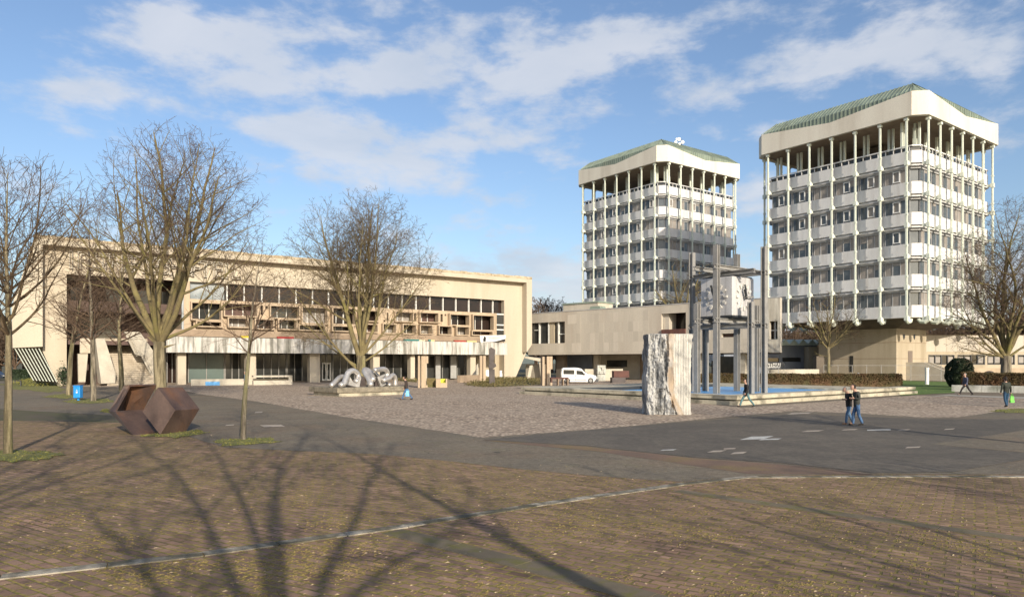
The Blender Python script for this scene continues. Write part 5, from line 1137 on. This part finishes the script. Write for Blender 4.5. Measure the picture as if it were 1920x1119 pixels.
# ------------------------------------------------------------------ trees
class Tree:
    def __init__(t, seed): t.r = random.Random(seed); t.V = [[], [], []]; t.Fc = [[], [], []]
    def tube(t, lay, pts, rad, n):
        V = t.V[lay]; Fc = t.Fc[lay]; b = len(V); prev = None; m = len(pts)
        for i in range(m):
            p = pts[i]; d = pts[min(i + 1, m - 1)] - pts[max(i - 1, 0)]
            if d.length < 1e-6: d = Vector((0, 0, 1))
            d.normalize(); a = d.orthogonal().normalized() if prev is None else (prev - d * prev.dot(d)).normalized(); prev = a; c = d.cross(a); r = rad[i]
            for k in range(n): th = 6.2832 * k / n; V.append(p + a * (math.cos(th) * r) + c * (math.sin(th) * r))
        for i in range(m - 1):
            for k in range(n): k2 = (k + 1) % n; Fc.append((b + i * n + k, b + i * n + k2, b + (i + 1) * n + k2, b + (i + 1) * n + k))
    def grow(t, p, d, L_, r, lvl, P, az=0.0):
        rn = t.r; seg = P['seg'][min(lvl, len(P['seg']) - 1)]; n = max(2, int(L_ / seg)); st = L_ / n; pts = [p.copy()]; rad = [r]
        up = P['up'][min(lvl, len(P['up']) - 1)]; wob = P['wob'][min(lvl, len(P['wob']) - 1)]; rend = P.get('rend', .25)
        maxl = P['levels']; kids = P['kids'][min(lvl, len(P['kids']) - 1)] * L_ if lvl < maxl else 0
        nk = int(kids) + (1 if rn.random() < kids - int(kids) else 0); start = P['start'][min(lvl, len(P['start']) - 1)]
        kp = sorted(start + (1 - start) * (i + rn.random()) / nk for i in range(nk)) if nk else []; ki = 0; ang = P['ang'][min(lvl, len(P['ang']) - 1)]
        env = P.get('env')
        for i in range(1, n + 1):
            d = (d + Vector((rn.gauss(0, wob), rn.gauss(0, wob), rn.gauss(0, wob) + up * st))).normalized(); p = p + d * st
            f = i / n; rr = r * (1 - (1 - rend) * f); pts.append(p.copy()); rad.append(max(rr, P['rmin']))
            while ki < len(kp) and kp[ki] <= f:
                az += 2.4 + rn.uniform(-.5, .5); a_ = R(ang) * rn.uniform(.75, 1.25); side = d.orthogonal().normalized(); side.rotate(Quaternion(d, az)); cd_ = (d * math.cos(a_) + side * math.sin(a_))
                rem = 1 - kp[ki] * P.get('apical', .55)
                cl = L_ * P['ratio'][min(lvl, len(P['ratio']) - 1)] * rem * rn.uniform(.7, 1.25); ki += 1
                if cl > .12: t.grow(pts[-2].lerp(p, .5), cd_, cl, max(P['rmin'], min(rr * .62, rr * (.3 + .5 * cl / L_))), lvl + 1, P, rn.uniform(0, 6.28))
            if env and (lvl or not P.get('leader_trunk')) and not env(p): 
                if i >= 2: rad[-1] = P['rmin']; break
        t.tube(0 if lvl == 0 and P.get('leader_trunk') else (1 if lvl < P.get('limb_lvls', 2) else 2), pts, rad, (9, 6, 4, 3, 3, 3, 3)[min(lvl, 6)] if P.get('hi') else (7, 5, 3, 3, 3, 3)[min(lvl, 5)])
    def make(t, name, loc, label, cat='tree', group=None, mats=(bark, limb, twig), names=('trunk', 'limbs', 'twigs')):
        e = empty(name, loc, label, cat, group)
        for k, nm in enumerate(names):
            if not t.Fc[k]: continue
            me = bpy.data.meshes.new(nm); me.from_pydata(t.V[k], [], t.Fc[k]); me.materials.append(mats[k]); me.polygons.foreach_set('use_smooth', [True] * len(me.polygons)); me.update()
            o = bpy.data.objects.new(nm, me); put(o, e)
        return e
def ell(cx, cy, cz, rx, ry, rz): return lambda p: ((p.x - cx) / rx) ** 2 + ((p.y - cy) / ry) ** 2 + ((p.z - cz) / rz) ** 2 < 1
BASE = dict(seg=(.5, .45, .35, .3, .3), up=(.05, .06, .05, .04, .02), wob=(.05, .08, .10, .12, .12), kids=(1.0, 1.5, 2.0, 2.6, 0), start=(.2, .2, .15, .1), ang=(42, 45, 48, 50), ratio=(.55, .5, .5, .55), levels=3, rmin=.007, rend=.25)
def PP(**k): d = dict(BASE); d.update(k); return d
def limbs_tree(seed, trunk_pts, trunk_r, leaders, P, side=()):
    """trunk polyline, then named leaders (azimuth deg, tilt deg from vertical, length, radius, start height along trunk)"""
    t = Tree(seed); pts = spline([Vector(p) for p in trunk_pts], 5); n = len(pts)
    rr = [trunk_r[0] + (trunk_r[1] - trunk_r[0]) * i / (n - 1) for i in range(n)]; rr[0] *= 1.35; rr[1] *= 1.12
    t.tube(0, pts, rr, 14)
    for azd, tilt, L_, r, f in leaders:
        p = pts[min(n - 1, int(f * (n - 1)))]; a = R(azd); T_ = R(tilt); d = Vector((math.cos(a) * math.sin(T_), math.sin(a) * math.sin(T_), math.cos(T_)))
        t.grow(p - d * .15, d, L_, r, 0, P, t.r.uniform(0, 6.28))
    return t
# 1 the big multi-stemmed tree, left centre
g = G(300, 757)
P1 = PP(seg=(.6, .5, .4, .3, .25), up=(.04, .03, .03, .02, .01), wob=(.055, .08, .11, .13, .14), kids=(1.15, 1.7, 2.3, 2.6, 0), start=(.30, .15, .12, .1), ang=(40, 42, 45, 48), ratio=(.52, .52, .52, .52), levels=4, rmin=.0075, rend=.12, hi=True, limb_lvls=2, env=ell(.9, 0, 11.0, 6.2, 6.2, 6.6))
t = limbs_tree(31, [(0, 0, 0), (.02, 0, 1.5), (-.05, 0, 3.2), (-.05, 0, 4.1)], (.40, .36), [(165, 36, 14, .24, .92), (10, 18, 14.5, .24, 1), (200, 12, 15, .22, 1), (-10, 42, 13, .21, .97), (80, 32, 13, .17, 1), (-80, 34, 13, .17, .95), (178, 60, 9, .12, .88), (-3, 66, 9, .12, 1), (140, 24, 14, .16, 1), (-40, 30, 14, .16, 1), (60, 46, 12, .12, .95), (230, 40, 12, .12, .95), (185, 48, 12, .12, .9), (0, 80, 6.5, .09, .8)], P1)
t.make('plane_tree', g, 'largest bare tree with several mossy stems and wide round crown, behind the rusted sculpture')
# 2 middle tree behind the tube sculpture
g = G(677, 731)
P2 = PP(seg=(.8, .6, .45, .35), up=(.05, .035, .03, .02), wob=(.05, .08, .11, .13), kids=(1.2, 1.6, 2.2, 2.6), start=(.26, .15, .12, .1), ang=(38, 40, 45, 48), ratio=(.52, .52, .52, .5), levels=4, rmin=.0105, rend=.1, hi=True, limb_lvls=2, env=ell(0, 0, 9.9, 8.0, 7.2, 9.4))
t = limbs_tree(57, [(0, 0, 0), (0, 0, 1.3), (0, 0, 3.4)], (.56, .42), [(178, 44, 13, .15, .6), (170, 14, 16, .30, .85), (0, 10, 17, .30, 1), (0, 30, 14, .19, .9), (20, 64, 9.5, .11, .8), (165, 60, 10, .11, .7), (90, 22, 14, .16, .9), (-90, 24, 14, .16, 1), (-60, 12, 16, .20, 1), (130, 22, 15, .16, 1), (5, 46, 12, .13, 1), (185, 30, 13, .15, 1)], P2)
t.make('maple_tree', g, 'wide bare tree forking low, directly behind the steel tube sculpture', mats=(bark, limb, twig_y))
# slim single-leader trees
def slim(name, x, y, htop_y, lab, seed, r0=.11, split_y=650, spread=2.0, lean=0, mats=(bark_g, twig, twig), dens=1.0, ang=55, upx=.10):
    g = G(x, y); D = g.y; Ht = H + (Y0 - htop_y) / F * D; zs = H - (split_y - Y0) / F * D
    P = PP(seg=(.4, .3, .25, .2), up=(.02, upx, .06, .03), wob=(.02, .07, .10, .12), kids=(3.1 * dens, 2.6 * dens, 3.0 * dens, 3.0), start=(zs / Ht, .12, .1, .1), ang=(ang, 42, 45), ratio=(spread / Ht * 1.9, .45, .45, .45), levels=3, rmin=max(.0045, D * .00010), rend=.06, leader_trunk=True, limb_lvls=3, apical=.85, hi=True, env=ell(0, 0, (zs + Ht) * .5, Ht * .5, Ht * .5, (Ht - zs) * .54))
    t = Tree(seed); t.grow(Vector((0, 0, 0)), Vector((lean, 0, 1)).normalized(), Ht, r0, 0, P)
    return t.make(name, g, lab, mats=mats)
slim('young_tree', 456, 824.5, 458, 'slim young tree standing alone in a grass patch right of the rusted sculpture', 5, .105, 664, 2.6, dens=1.5)
slim('young_tree', 15, 851, 330, 'leftmost bare tree in the grass patch at the photo edge', 8, .13, 640, 4.4, mats=(bark, twig_y, twig), dens=1.7, ang=48)
slim('young_tree', 129, 740.5, 430, 'slim bare tree left of the blue litter bin', 11, .22, 650, 3.0, mats=(bark, twig, twig), dens=1.35)
slim('young_tree', 175, 752, 415, 'slim grey bare tree right of the blue litter bin', 14, .21, 650, 3.2, dens=1.35)
slim('young_tree', 228, 734, 420, 'slim mossy tree in front of the outdoor staircase', 17, .24, 650, 3.2, mats=(bark, twig, twig), dens=1.35)
# trees at the right
g = Vector((W(1553, Y0, 100).x, 86, 0)); g.x = (1553 - CX) / F * 86
P = PP(kids=(1.7, 2.2, 2.6, 2.6), ratio=(.55, .5, .5), levels=3, rmin=.012, up=(.10, .05, .03), wob=(.07, .1, .13), ang=(42, 45, 48), limb_lvls=2, hi=True, env=ell(0, 0, 7.6, 4.9, 4.6, 4.7))
limbs_tree(71, [(0, 0, 0), (.05, 0, 2.5), (0, 0, 4.6)], (.24, .18), [(180, 48, 5, .12, .95), (0, 45, 5.5, .12, .98), (90, 35, 5.5, .11, 1), (-90, 38, 5.5, .11, 1), (30, 15, 6.6, .12, 1), (170, 20, 6, .11, 1), (175, 80, 1.8, .05, .75), (10, 66, 5, .08, .9), (-30, 55, 5, .08, 1), (150, 60, 4.6, .08, 1)], P).make('bare_tree', g, 'small bare tree behind the hedge, in front of the tower shaft', mats=(bark, limb, twig))
g = G(1884, 731); g.y += 1.6; g.x = (1886 - CX) / F * g.y
P = PP(seg=(.7, .6, .45, .35), up=(.05, .02, .02, .01), wob=(.08, .12, .14, .15), kids=(1.4, 1.9, 2.3, 2.4), ang=(50, 52, 50, 50), ratio=(.54, .52, .52), levels=4, rmin=.0095, rend=.1, hi=True, env=ell(1.0, 0, 10.2, 6.6, 6.4, 9.4))
limbs_tree(91, [(0, 0, 0), (0, 0, 1.5), (.05, 0, 3.4)], (.50, .44), [(180, 28, 12, .23, .9), (0, 25, 13, .25, 1), (90, 20, 14, .2, 1), (-90, 25, 13, .2, 1), (200, 10, 15, .25, 1), (185, 66, 8.5, .13, .95), (-20, 60, 8, .13, .9), (170, 85, 7.0, .10, 1), (-60, 8, 15, .2, 1), (160, 45, 9, .14, 1), (190, 75, 7, .1, .9)], P).make('old_tree', g, 'thick trunked bare tree behind the white low wall at the right edge', mats=(bark_g, limb, twig))
# tree behind pavilion, before the left tower
g = Vector(((1282 - CX) / F * 128, 128, 0))
P = PP(seg=(.9, .7, .5, .4), kids=(1.0, 1.3, 1.8, 2.0), ratio=(.55, .5, .5), levels=3, rmin=.02, up=(.04, .03, .02), wob=(.07, .1, .13), ang=(45, 48, 50), hi=True, env=ell(0, 0, 16, 6.4, 6, 7.5))
limbs_tree(72, [(0, 0, 0), (0, 0, 5), (.2, 0, 10.5)], (.6, .42), [(180, 50, 8.5, .25, .97), (0, 50, 8.5, .25, 1), (90, 35, 9, .22, 1), (-90, 40, 9, .22, 1), (20, 20, 10, .24, 1), (170, 25, 10, .24, 1), (200, 70, 7, .16, 1), (-20, 72, 7, .16, 1)], P).make('bare_tree', g, 'ochre bare tree rising behind the low pavilion in front of the farther tower', mats=(bark, limb, twig_y))
# far background trees: copies of one dense tree
P = PP(seg=(1.2, .9, .7, .5), kids=(.9, 1.2, 1.6, 0), ratio=(.55, .5, .5), levels=3, rmin=.035, up=(.04, .03, .02), wob=(.07, .1, .13), ang=(42, 45, 48), env=ell(0, 0, 8, 5.2, 5.2, 6.2), limb_lvls=1)
t = limbs_tree(73, [(0, 0, 0), (0, 0, 2.4)], (.35, .3), [(a, tl, 11, .2, 1) for a, tl in ((0, 15), (60, 35), (120, 30), (180, 40), (240, 28), (300, 38), (90, 10), (200, 60), (20, 58))], P)
far = t.make('background_tree', (0, 0, 0), 'one of the brown bare trees massed behind the buildings', group='bare brown trees far behind the buildings', mats=(twig, twig, twig))
spots = []
rnd = random.Random(12)
for x in range(1465, 1560, 9): spots.append((x, 165 + rnd.uniform(-6, 12), 607 + rnd.uniform(-6, 4)))
for x in range(1730, 1900, 11): spots.append((x, 150 + rnd.uniform(-4, 10), 600 + rnd.uniform(-8, 3)))
for x in (1005, 1014, 1024, 1034, 1044): spots.append((x, 190, 568 + rnd.uniform(-3, 5)))
for x in (-12, 0, 14, 28, 45, 60, 85): spots.append((x, 125 + rnd.uniform(0, 20), 610 + rnd.uniform(-25, 15)))
for x in (1900, 1925, 1950): spots.append((x, 140, 560 + rnd.uniform(-10, 10)))
fl_ = {1005: 'leftmost', 1044: 'rightmost'}
for i, (x, D, yt) in enumerate(spots):
    o = far if i == 0 else copy_tree(far); hgt = H + (Y0 - yt) / F * D; k = hgt / 13.6
    o.location = ((x - CX) / F * D, D, 0); o.rotation_euler = (0, 0, rnd.uniform(0, 6.28)); o.scale = (k * rnd.uniform(.9, 1.2), k * rnd.uniform(.9, 1.2), k)
    if x < 100: o['label'] = 'one of the brown bare trees at far left beside the hall end'; o['group'] = 'bare trees left of the hall'
    elif 1000 < x < 1050: o['label'] = 'one of the small bare tree tops showing between hall and pavilion roof'; o['group'] = 'tree tops behind the pavilion'
    elif x >= 1900: o['label'] = 'one of the bare trees beyond the low building at the far right edge'; o['group'] = 'trees at the right edge'
    elif x > 1700: o['label'] = 'one of the brown bare trees above the low tan building right of the tower shaft'; o['group'] = 'trees above the tan building'
    else: o['label'] = 'one of the brown bare trees above the zigzag roof under the tower'; o['group'] = 'trees above the zigzag roof'
# unseen neighbours behind the photographer that throw the foreground shade
P = PP(seg=(.6, .5, .4, .3), kids=(.8, 1.1, 1.4, 0), ratio=(.5, .5, .5), levels=3, rmin=.02, up=(.05, .03, .02), wob=(.06, .1, .13), ang=(40, 45, 48), env=ell(0, 0, 10.5, 5.0, 5.0, 7))
t = limbs_tree(81, [(0, 0, 0), (.1, 0, 2.5), (0, 0, 4.6)], (.21, .18), [(180, 24, 10, .10, 1), (0, 26, 10, .10, .9), (90, 18, 10, .09, 1), (-90, 28, 9, .09, .85), (200, 50, 7, .075, .9), (10, 56, 7, .075, 1), (45, 8, 10, .11, 1), (150, 62, 6, .06, .75), (-20, 75, 5, .05, .85)], P)
near = t.make('shade_tree', (2.6, -5.0, 0), 'bare tree behind the photographer whose shadow fans over the paving', group='bare trees behind the camera', mats=(bark, limb, twig))
t = Tree(83); P = PP(seg=(.5, .4, .3), kids=(1.6, 2.0, 2.2), ratio=(.32, .45, .45), levels=3, rmin=.012, up=(.0, .06, .04), wob=(.01, .08, .1), start=(.45, .1, .1), ang=(50, 45, 45), rend=.1, leader_trunk=True, apical=.8)
t.grow(Vector((0, 0, 0)), Vector((-.13, .0, 1)).normalized(), 12, .22, 0, P); t.make('shade_tree', (6.5, -3.4, 0), 'straight bare tree behind the photographer throwing one long trunk shadow', group='bare trees behind the camera', mats=(bark, limb, twig))
for i, (x, y, rz, k) in enumerate([(11.0, -3.5, 1.2, .6), (17.0, .5, 2.4, .6), (19.8, 18.5, 2.2, .9), (-2.5, -9, 5.0, 1.1), (-16, 4, 4.0, .9), (42, 27, .6, 1.0), (-36, 22, 1.8, 1.0)]):
    o = copy_tree(near); o.location = (x, y, 0); o.rotation_euler = (0, 0, rz); o.scale = (k, k, k)
    o['label'] = ['small bare tree out of frame to the right, nearest the paving', 'small bare tree out of frame to the right beside the kerb', 'bare tree out of frame to the right beside the dark asphalt', 'bare tree behind and left of the photographer', 'bare tree out of frame to the left of the square', 'bare tree out of frame far right by the white wall', 'bare tree out of frame at left near the leftmost tree'][i]

# ------------------------------------------------------------------ people
def skin_mesh(chains, name, m, parent, sub=1):
    """chains: list of polylines [(Vector, radius)...]; shared points are welded so the surface is continuous"""
    vs, es, rs, idx = [], [], [], {}
    for ch in chains:
        last = None
        for p, r in ch:
            key = tuple(round(x, 4) for x in p)
            if key not in idx: idx[key] = len(vs); vs.append(Vector(p)); rs.append(r)
            k = idx[key]
            if last is not None and last != k: es.append((last, k))
            last = k
    me = bpy.data.meshes.new('s'); me.from_pydata(vs, es, []); o = bpy.data.objects.new('s', me); sc.collection.objects.link(o)
    o.modifiers.new('k', 'SKIN'); s = o.modifiers.new('d', 'SUBSURF'); s.levels = sub; s.render_levels = sub
    if not me.skin_vertices: 
        bm = bmesh.new(); bm.from_mesh(me); bm.verts.layers.skin.verify(); bm.to_mesh(me); bm.free()
    for i, sv in enumerate(me.skin_vertices[0].data):
        r = rs[i]; sv.radius = r if isinstance(r, tuple) else (r, r); sv.use_root = (i == 0)
    dg = bpy.context.evaluated_depsgraph_get(); dg.update(); ev = o.evaluated_get(dg); me2 = bpy.data.meshes.new_from_object(ev)
    bpy.data.objects.remove(o); bpy.data.meshes.remove(me); me2.name = name; me2.materials.clear(); me2.materials.append(m)
    me2.polygons.foreach_set('use_smooth', [True] * len(me2.polygons)); ob = bpy.data.objects.new(name, me2); put(ob, parent); return ob
def person(loc, face, hgt, label, jacket, trousers, hair, shoe, stride=.28, arms='swing', coat_len=.0, hoodup=False, head_tilt=0.0, bald=False, phase=1, lean=0.03):
    """local axes: +y is the way they walk; built at 1.75 m then scaled"""
    e = empty('person', loc, label, 'person', rz=face); k = hgt / 1.75; e.scale = (k, k, k)
    V = Vector; ph = phase
    hip = V((0, 0, .93)); sp_ = V((0, lean * .5, 1.12)); chs = V((0, lean, 1.34)); nk = V((0, lean + .02, 1.47)); hd0 = V((0, lean + .05 + head_tilt * .06, 1.56 - head_tilt * .02)); hd1 = V((0, lean + .05 + head_tilt * .18, 1.67 - head_tilt * .05))
    legs = []
    for s_ in (-1, 1):
        f = s_ * ph * stride; hj = V((s_ * .09, 0, .88)); 
        kn = V((s_ * .095, f * .55 + .05 * (1 if f > 0 else .8), .48 + (.02 if f > 0 else .0))); an = V((s_ * .09, f * 1.15 - (.0 if f > 0 else .06), .09 if f > 0 else .13)); toe = an + V((0, .17, -.055 if f > 0 else -.105))
        legs.append((hj, kn, an, toe))
    armv = []
    for i, s_ in enumerate((-1, 1)):
        sh = V((s_ * .19, lean, 1.41)); f = -s_ * ph * stride * .7
        if arms == 'swing': el_ = sh + V((s_ * .05, f * .55, -.28)); wr = el_ + V((s_ * .0, f * .6 + .06, -.24))
        elif arms == 'bent': el_ = sh + V((s_ * .04, -.05, -.26)); wr = el_ + V((-s_ * .08, .17, .02))
        elif arms == 'carry': el_ = sh + V((s_ * .07, -.02, -.28)); wr = el_ + V((s_ * .03, .04, -.25))
        else: el_ = sh + V((s_ * .05, .0, -.28)); wr = el_ + V((-s_ * .03, .10, -.22))
        armv.append((sh, el_, wr))
    ch = [[(hip, (.10, .08)), (sp_, (.095, .075)), (chs, (.12, .085)), (nk, .055), (hd0, (.075, .085)), (hd1, (.075, .09))]]
    for hj, kn, an, toe in legs: ch.append([(hip, (.10, .08)), (hj, .075), (kn, .055), (an, .038), (toe, .035)])
    for s_, (sh, el_, wr) in zip((-1, 1), armv):
        d = (wr - el_).normalized(); palm = wr + d * .07; ch.append([(chs, (.12, .085)), (sh, .055), (el_, .040), (wr, .027), (palm, (.032, .018))])
        side = d.cross(V((s_, 0, 0))).normalized()
        for q_ in range(4):
            b0 = palm + side * ((q_ - 1.5) * .020) + d * .02; l_ = (.065, .078, .072, .055)[q_]; ch.append([(palm, (.032, .018)), (b0, .0085), (b0 + d * l_ * .55 + V((-s_ * .012, 0, 0)), .008), (b0 + d * l_ * .9 + V((-s_ * .035, 0, 0)), .007)])
        tb = palm - d * .03 + side * .035; ch.append([(palm, (.032, .018)), (tb, .010), (tb + d * .035 + side * .015, .009), (tb + d * .06 + side * .012, .008)])
    ob = skin_mesh(ch, 'body', skin, e)
    hb_ = MB(); c = hd1 + V((0, .005, -.01)); hb_.ball(c, .105, 16, .74, .92, 1.12); hb_.ball(c + V((0, .035, -.07)), .055, 10, .85, .9, .8); hb_.ball(c + V((0, .100, -.022)), .018, 8, .8, 1, 1.5); hb_.tube([hd0 - V((0, .02, .10)), hd1 - V((0, .02, .03))], .052, 10); hb_.ball(c + V((0, .088, -.062)), .014, 8, 1.8, .7, .5)
    for s_ in (-1, 1): hb_.ball(c + V((s_ * .078, -.005, -.02)), .024, 8, .4, .8, 1.2)
    bm = bmesh.new(); bm.from_mesh(ob.data); m2 = bpy.data.meshes.new('t'); m2.from_pydata(hb_.v, [], hb_.f); bm.from_mesh(m2); bm.to_mesh(ob.data); bm.free(); bpy.data.meshes.remove(m2)
    rm = ob.modifiers.new('r', 'REMESH'); rm.mode = 'VOXEL'; rm.voxel_size = .0095
    dg = bpy.context.evaluated_depsgraph_get(); dg.update(); me2 = bpy.data.meshes.new_from_object(ob.evaluated_get(dg)); ob.modifiers.clear(); me2.name = 'body'; ob.data = me2; me2.materials.clear(); me2.materials.append(skin); me2.polygons.foreach_set('use_smooth', [True] * len(me2.polygons))
    jb = .80 - coat_len
    jc = [[(V((0, lean * .2, jb)), (.185, .145)), (V((0, lean * .2, jb + .08)), (.18, .14)), (sp_, (.165, .13)), (chs, (.185, .135)), (V((0, lean + .0, 1.45)), .10)]]
    for sh, el_, wr in armv: jc.append([(chs, (.185, .135)), (sh, .082), (el_, .064), (wr + (wr - el_) * .16, .046)])
    skin_mesh(jc, 'jacket', jacket, e)
    tr = [[(V((0, 0, 1.08)), (.13, .11)), (V((0, 0, .99)), (.135, .11)), (V((0, 0, .90)), (.14, .11))]]
    for hj, kn, an, toe in legs: tr.append([(V((0, 0, .90)), (.14, .11)), (hj - V((0, 0, .04)), .098), (kn, .072), (an + V((0, 0, -.035)), .060)])
    skin_mesh(tr, 'trousers', trousers, e)
    for hj, kn, an, toe in legs: skin_mesh([[(an + V((0, -.04, -.03)), .048), (an + V((0, .06, -.04 if toe.z > .02 else -.07)), .047), (toe + V((0, .02, .005)), .038)]], 'shoe', shoe, e)
    hm = MB(); c = hd1 + V((0, -.012, .012))
    hm.ball((0, 0, 0), .112, 14, .84, 1.0, 1.08)
    if not bald: hm.ball((0, -.05, -.09), .08, 10, .9, .6, 1.0)
    me = bpy.data.meshes.new('hair'); me.from_pydata([v * (1.0 if not hoodup else 1.2) + c for v in hm.v if True], [], hm.f)
    bm = bmesh.new(); bm.from_mesh(me)
    cut = [v for v in bm.verts if (v.co.y - c.y) > .030 and (v.co.z - c.z) < .06]; bmesh.ops.delete(bm, geom=cut, context='VERTS'); bm.to_mesh(me); bm.free()
    me.materials.append(hair); me.polygons.foreach_set('use_smooth', [True] * len(me.polygons)); put(bpy.data.objects.new('hair', me), e)
    fc = MB()
    for s_ in (-1, 1): fc.ball(hd1 + V((s_ * .030, .094, -.008)), .010, 6)
    fm = bpy.data.meshes.new('eyes'); fm.from_pydata(fc.v, [], fc.f); fm.materials.append(black); put(bpy.data.objects.new('eyes', fm), e)
    return e, armv
def cm(n, c, r=.85): return mat(n, c, tuple(x * .6 for x in c), r, 9, fine=.1)
jk_dg = cm('dark_grey_cloth', (.045, .05, .045)); jk_bk = cm('black_cloth', (.015, .014, .017)); jn = cm('blue_denim', (.07, .15, .30)); jn2 = cm('faded_denim', (.10, .19, .33)); navy = cm('slate_cloth', (.07, .08, .13)); olive = cm('olive_cloth', (.035, .042, .032))
dkt = cm('black_trouser', (.02, .018, .02)); hr_b = cm('dark_hair', (.02, .013, .01)); hr_g = cm('grey_hair', (.30, .29, .27)); shb = cm('dark_shoe', (.02, .018, .017)); tansh = cm('tan_shoe', (.30, .18, .11)); palej = cm('pale_blue_cloth', (.16, .23, .33)); tealt = cm('teal_denim', (.10, .20, .22))
LFT = R(90)
person(G(1607, 798), LFT - R(4), 1.78, 'person in dark grey jacket and blue jeans, nearer one of the couple on the asphalt', jk_dg, jn, hr_b, shb, .12, 'bent', head_tilt=.5, phase=1)
person(G(1597, 796.5) + Vector((0, .25, 0)), LFT, 1.66, 'person in black jacket and light jeans, half hidden behind the partner on the asphalt', jk_bk, jn2, hr_g, tansh, .16, 'bent', head_tilt=.6, phase=-1)
person(G(1400, 762.5), LFT, 1.68, 'person in long dark coat and teal jeans striding left before the basin', jk_bk, tealt, hr_b, shb, .36, 'front', coat_len=.12)
e, av = person(G(763, 749.5), LFT, 1.70, 'person in dark top with blue bags walking left past the sculpture plinth', cm('brown_cloth', (.05, .035, .03)), jn, hr_b, shb, .30, 'front', head_tilt=.4, phase=-1, lean=.08)
person(G(1811, 740.8), LFT, 1.80, 'grey haired person in slate jacket and dark trousers walking left by the white wall', navy, dkt, hr_g, shb, .40, 'front', bald=True)
e2, av2 = person(G(1887, 763), R(0), 1.82, 'person in olive jacket and jeans seen from behind carrying a bright green bag', olive, cm('teal_jeans', (.02, .07, .14)), hr_b, shb, .08, 'carry')
person(G(461, 729), R(95), 1.78, 'person in pale blue clothes standing behind the slim young tree trunk', palej, palej, hr_g, shb, .14, 'front', phase=-1)
def bag(name, c, w_, h_, m, label):
    b = MB(); c = Vector(c); b.hexa([c + Vector(p) for p in ((-w_ * .5, -.06, 0), (w_ * .5, -.06, 0), (w_ * .5, .06, 0), (-w_ * .5, .06, 0), (-w_ * .38, -.015, h_), (w_ * .38, -.015, h_), (w_ * .38, .015, h_), (-w_ * .38, .015, h_))])
    b.tube([c + Vector((-w_ * .2, 0, h_)), c + Vector((-w_ * .12, 0, h_ + .13)), c + Vector((w_ * .12, 0, h_ + .13)), c + Vector((w_ * .2, 0, h_))], .012, 5); tag(b.build(name, m, bevel=.015), label, 'bag')
g = G(1887, 763); bag('shopping_bag', (g.x + .33, g.y - .02, .28), .26, .40, mat('green_bag', (.13, .62, .02), (.03, .28, .01), .5, 5), 'bright green bag in the right hand of the person in olive')
g = G(763, 749.5); bag('plastic_bag', (g.x + .08, g.y - .28, .28), .28, .42, mat('blue_bag', (.12, .36, .72), (.2, .5, .8), .4, 6), 'light blue plastic bag held by the person passing the plinth')
bag('plastic_bag', (g.x - .0, g.y + .30, .25), .3, .45, MATS['blue_bag'], 'second blue plastic bag on the far side of the person at the plinth')
# birds on the hall roof edge
for i, x in enumerate((72, 92, 101, 116, 133, 140, 155, 163)):
    b = MB(); c = HL.P(HL.s(x), .1, z_top + .12); b.ball(c, .13, 8, 1.5, .8, .9); b.ball(c + Vector((.17, 0, .13)), .07, 6); b.tube([c, c + Vector((-.32, 0, -.03))], [.06, .02], 5); b.tube([c - Vector((0, 0, .2)), c], .015, 4)
    tag(b.build('pigeon', steel_d), 'dark pigeon perched on the left part of the hall roof edge', 'bird', 'pigeons on the roof edge')
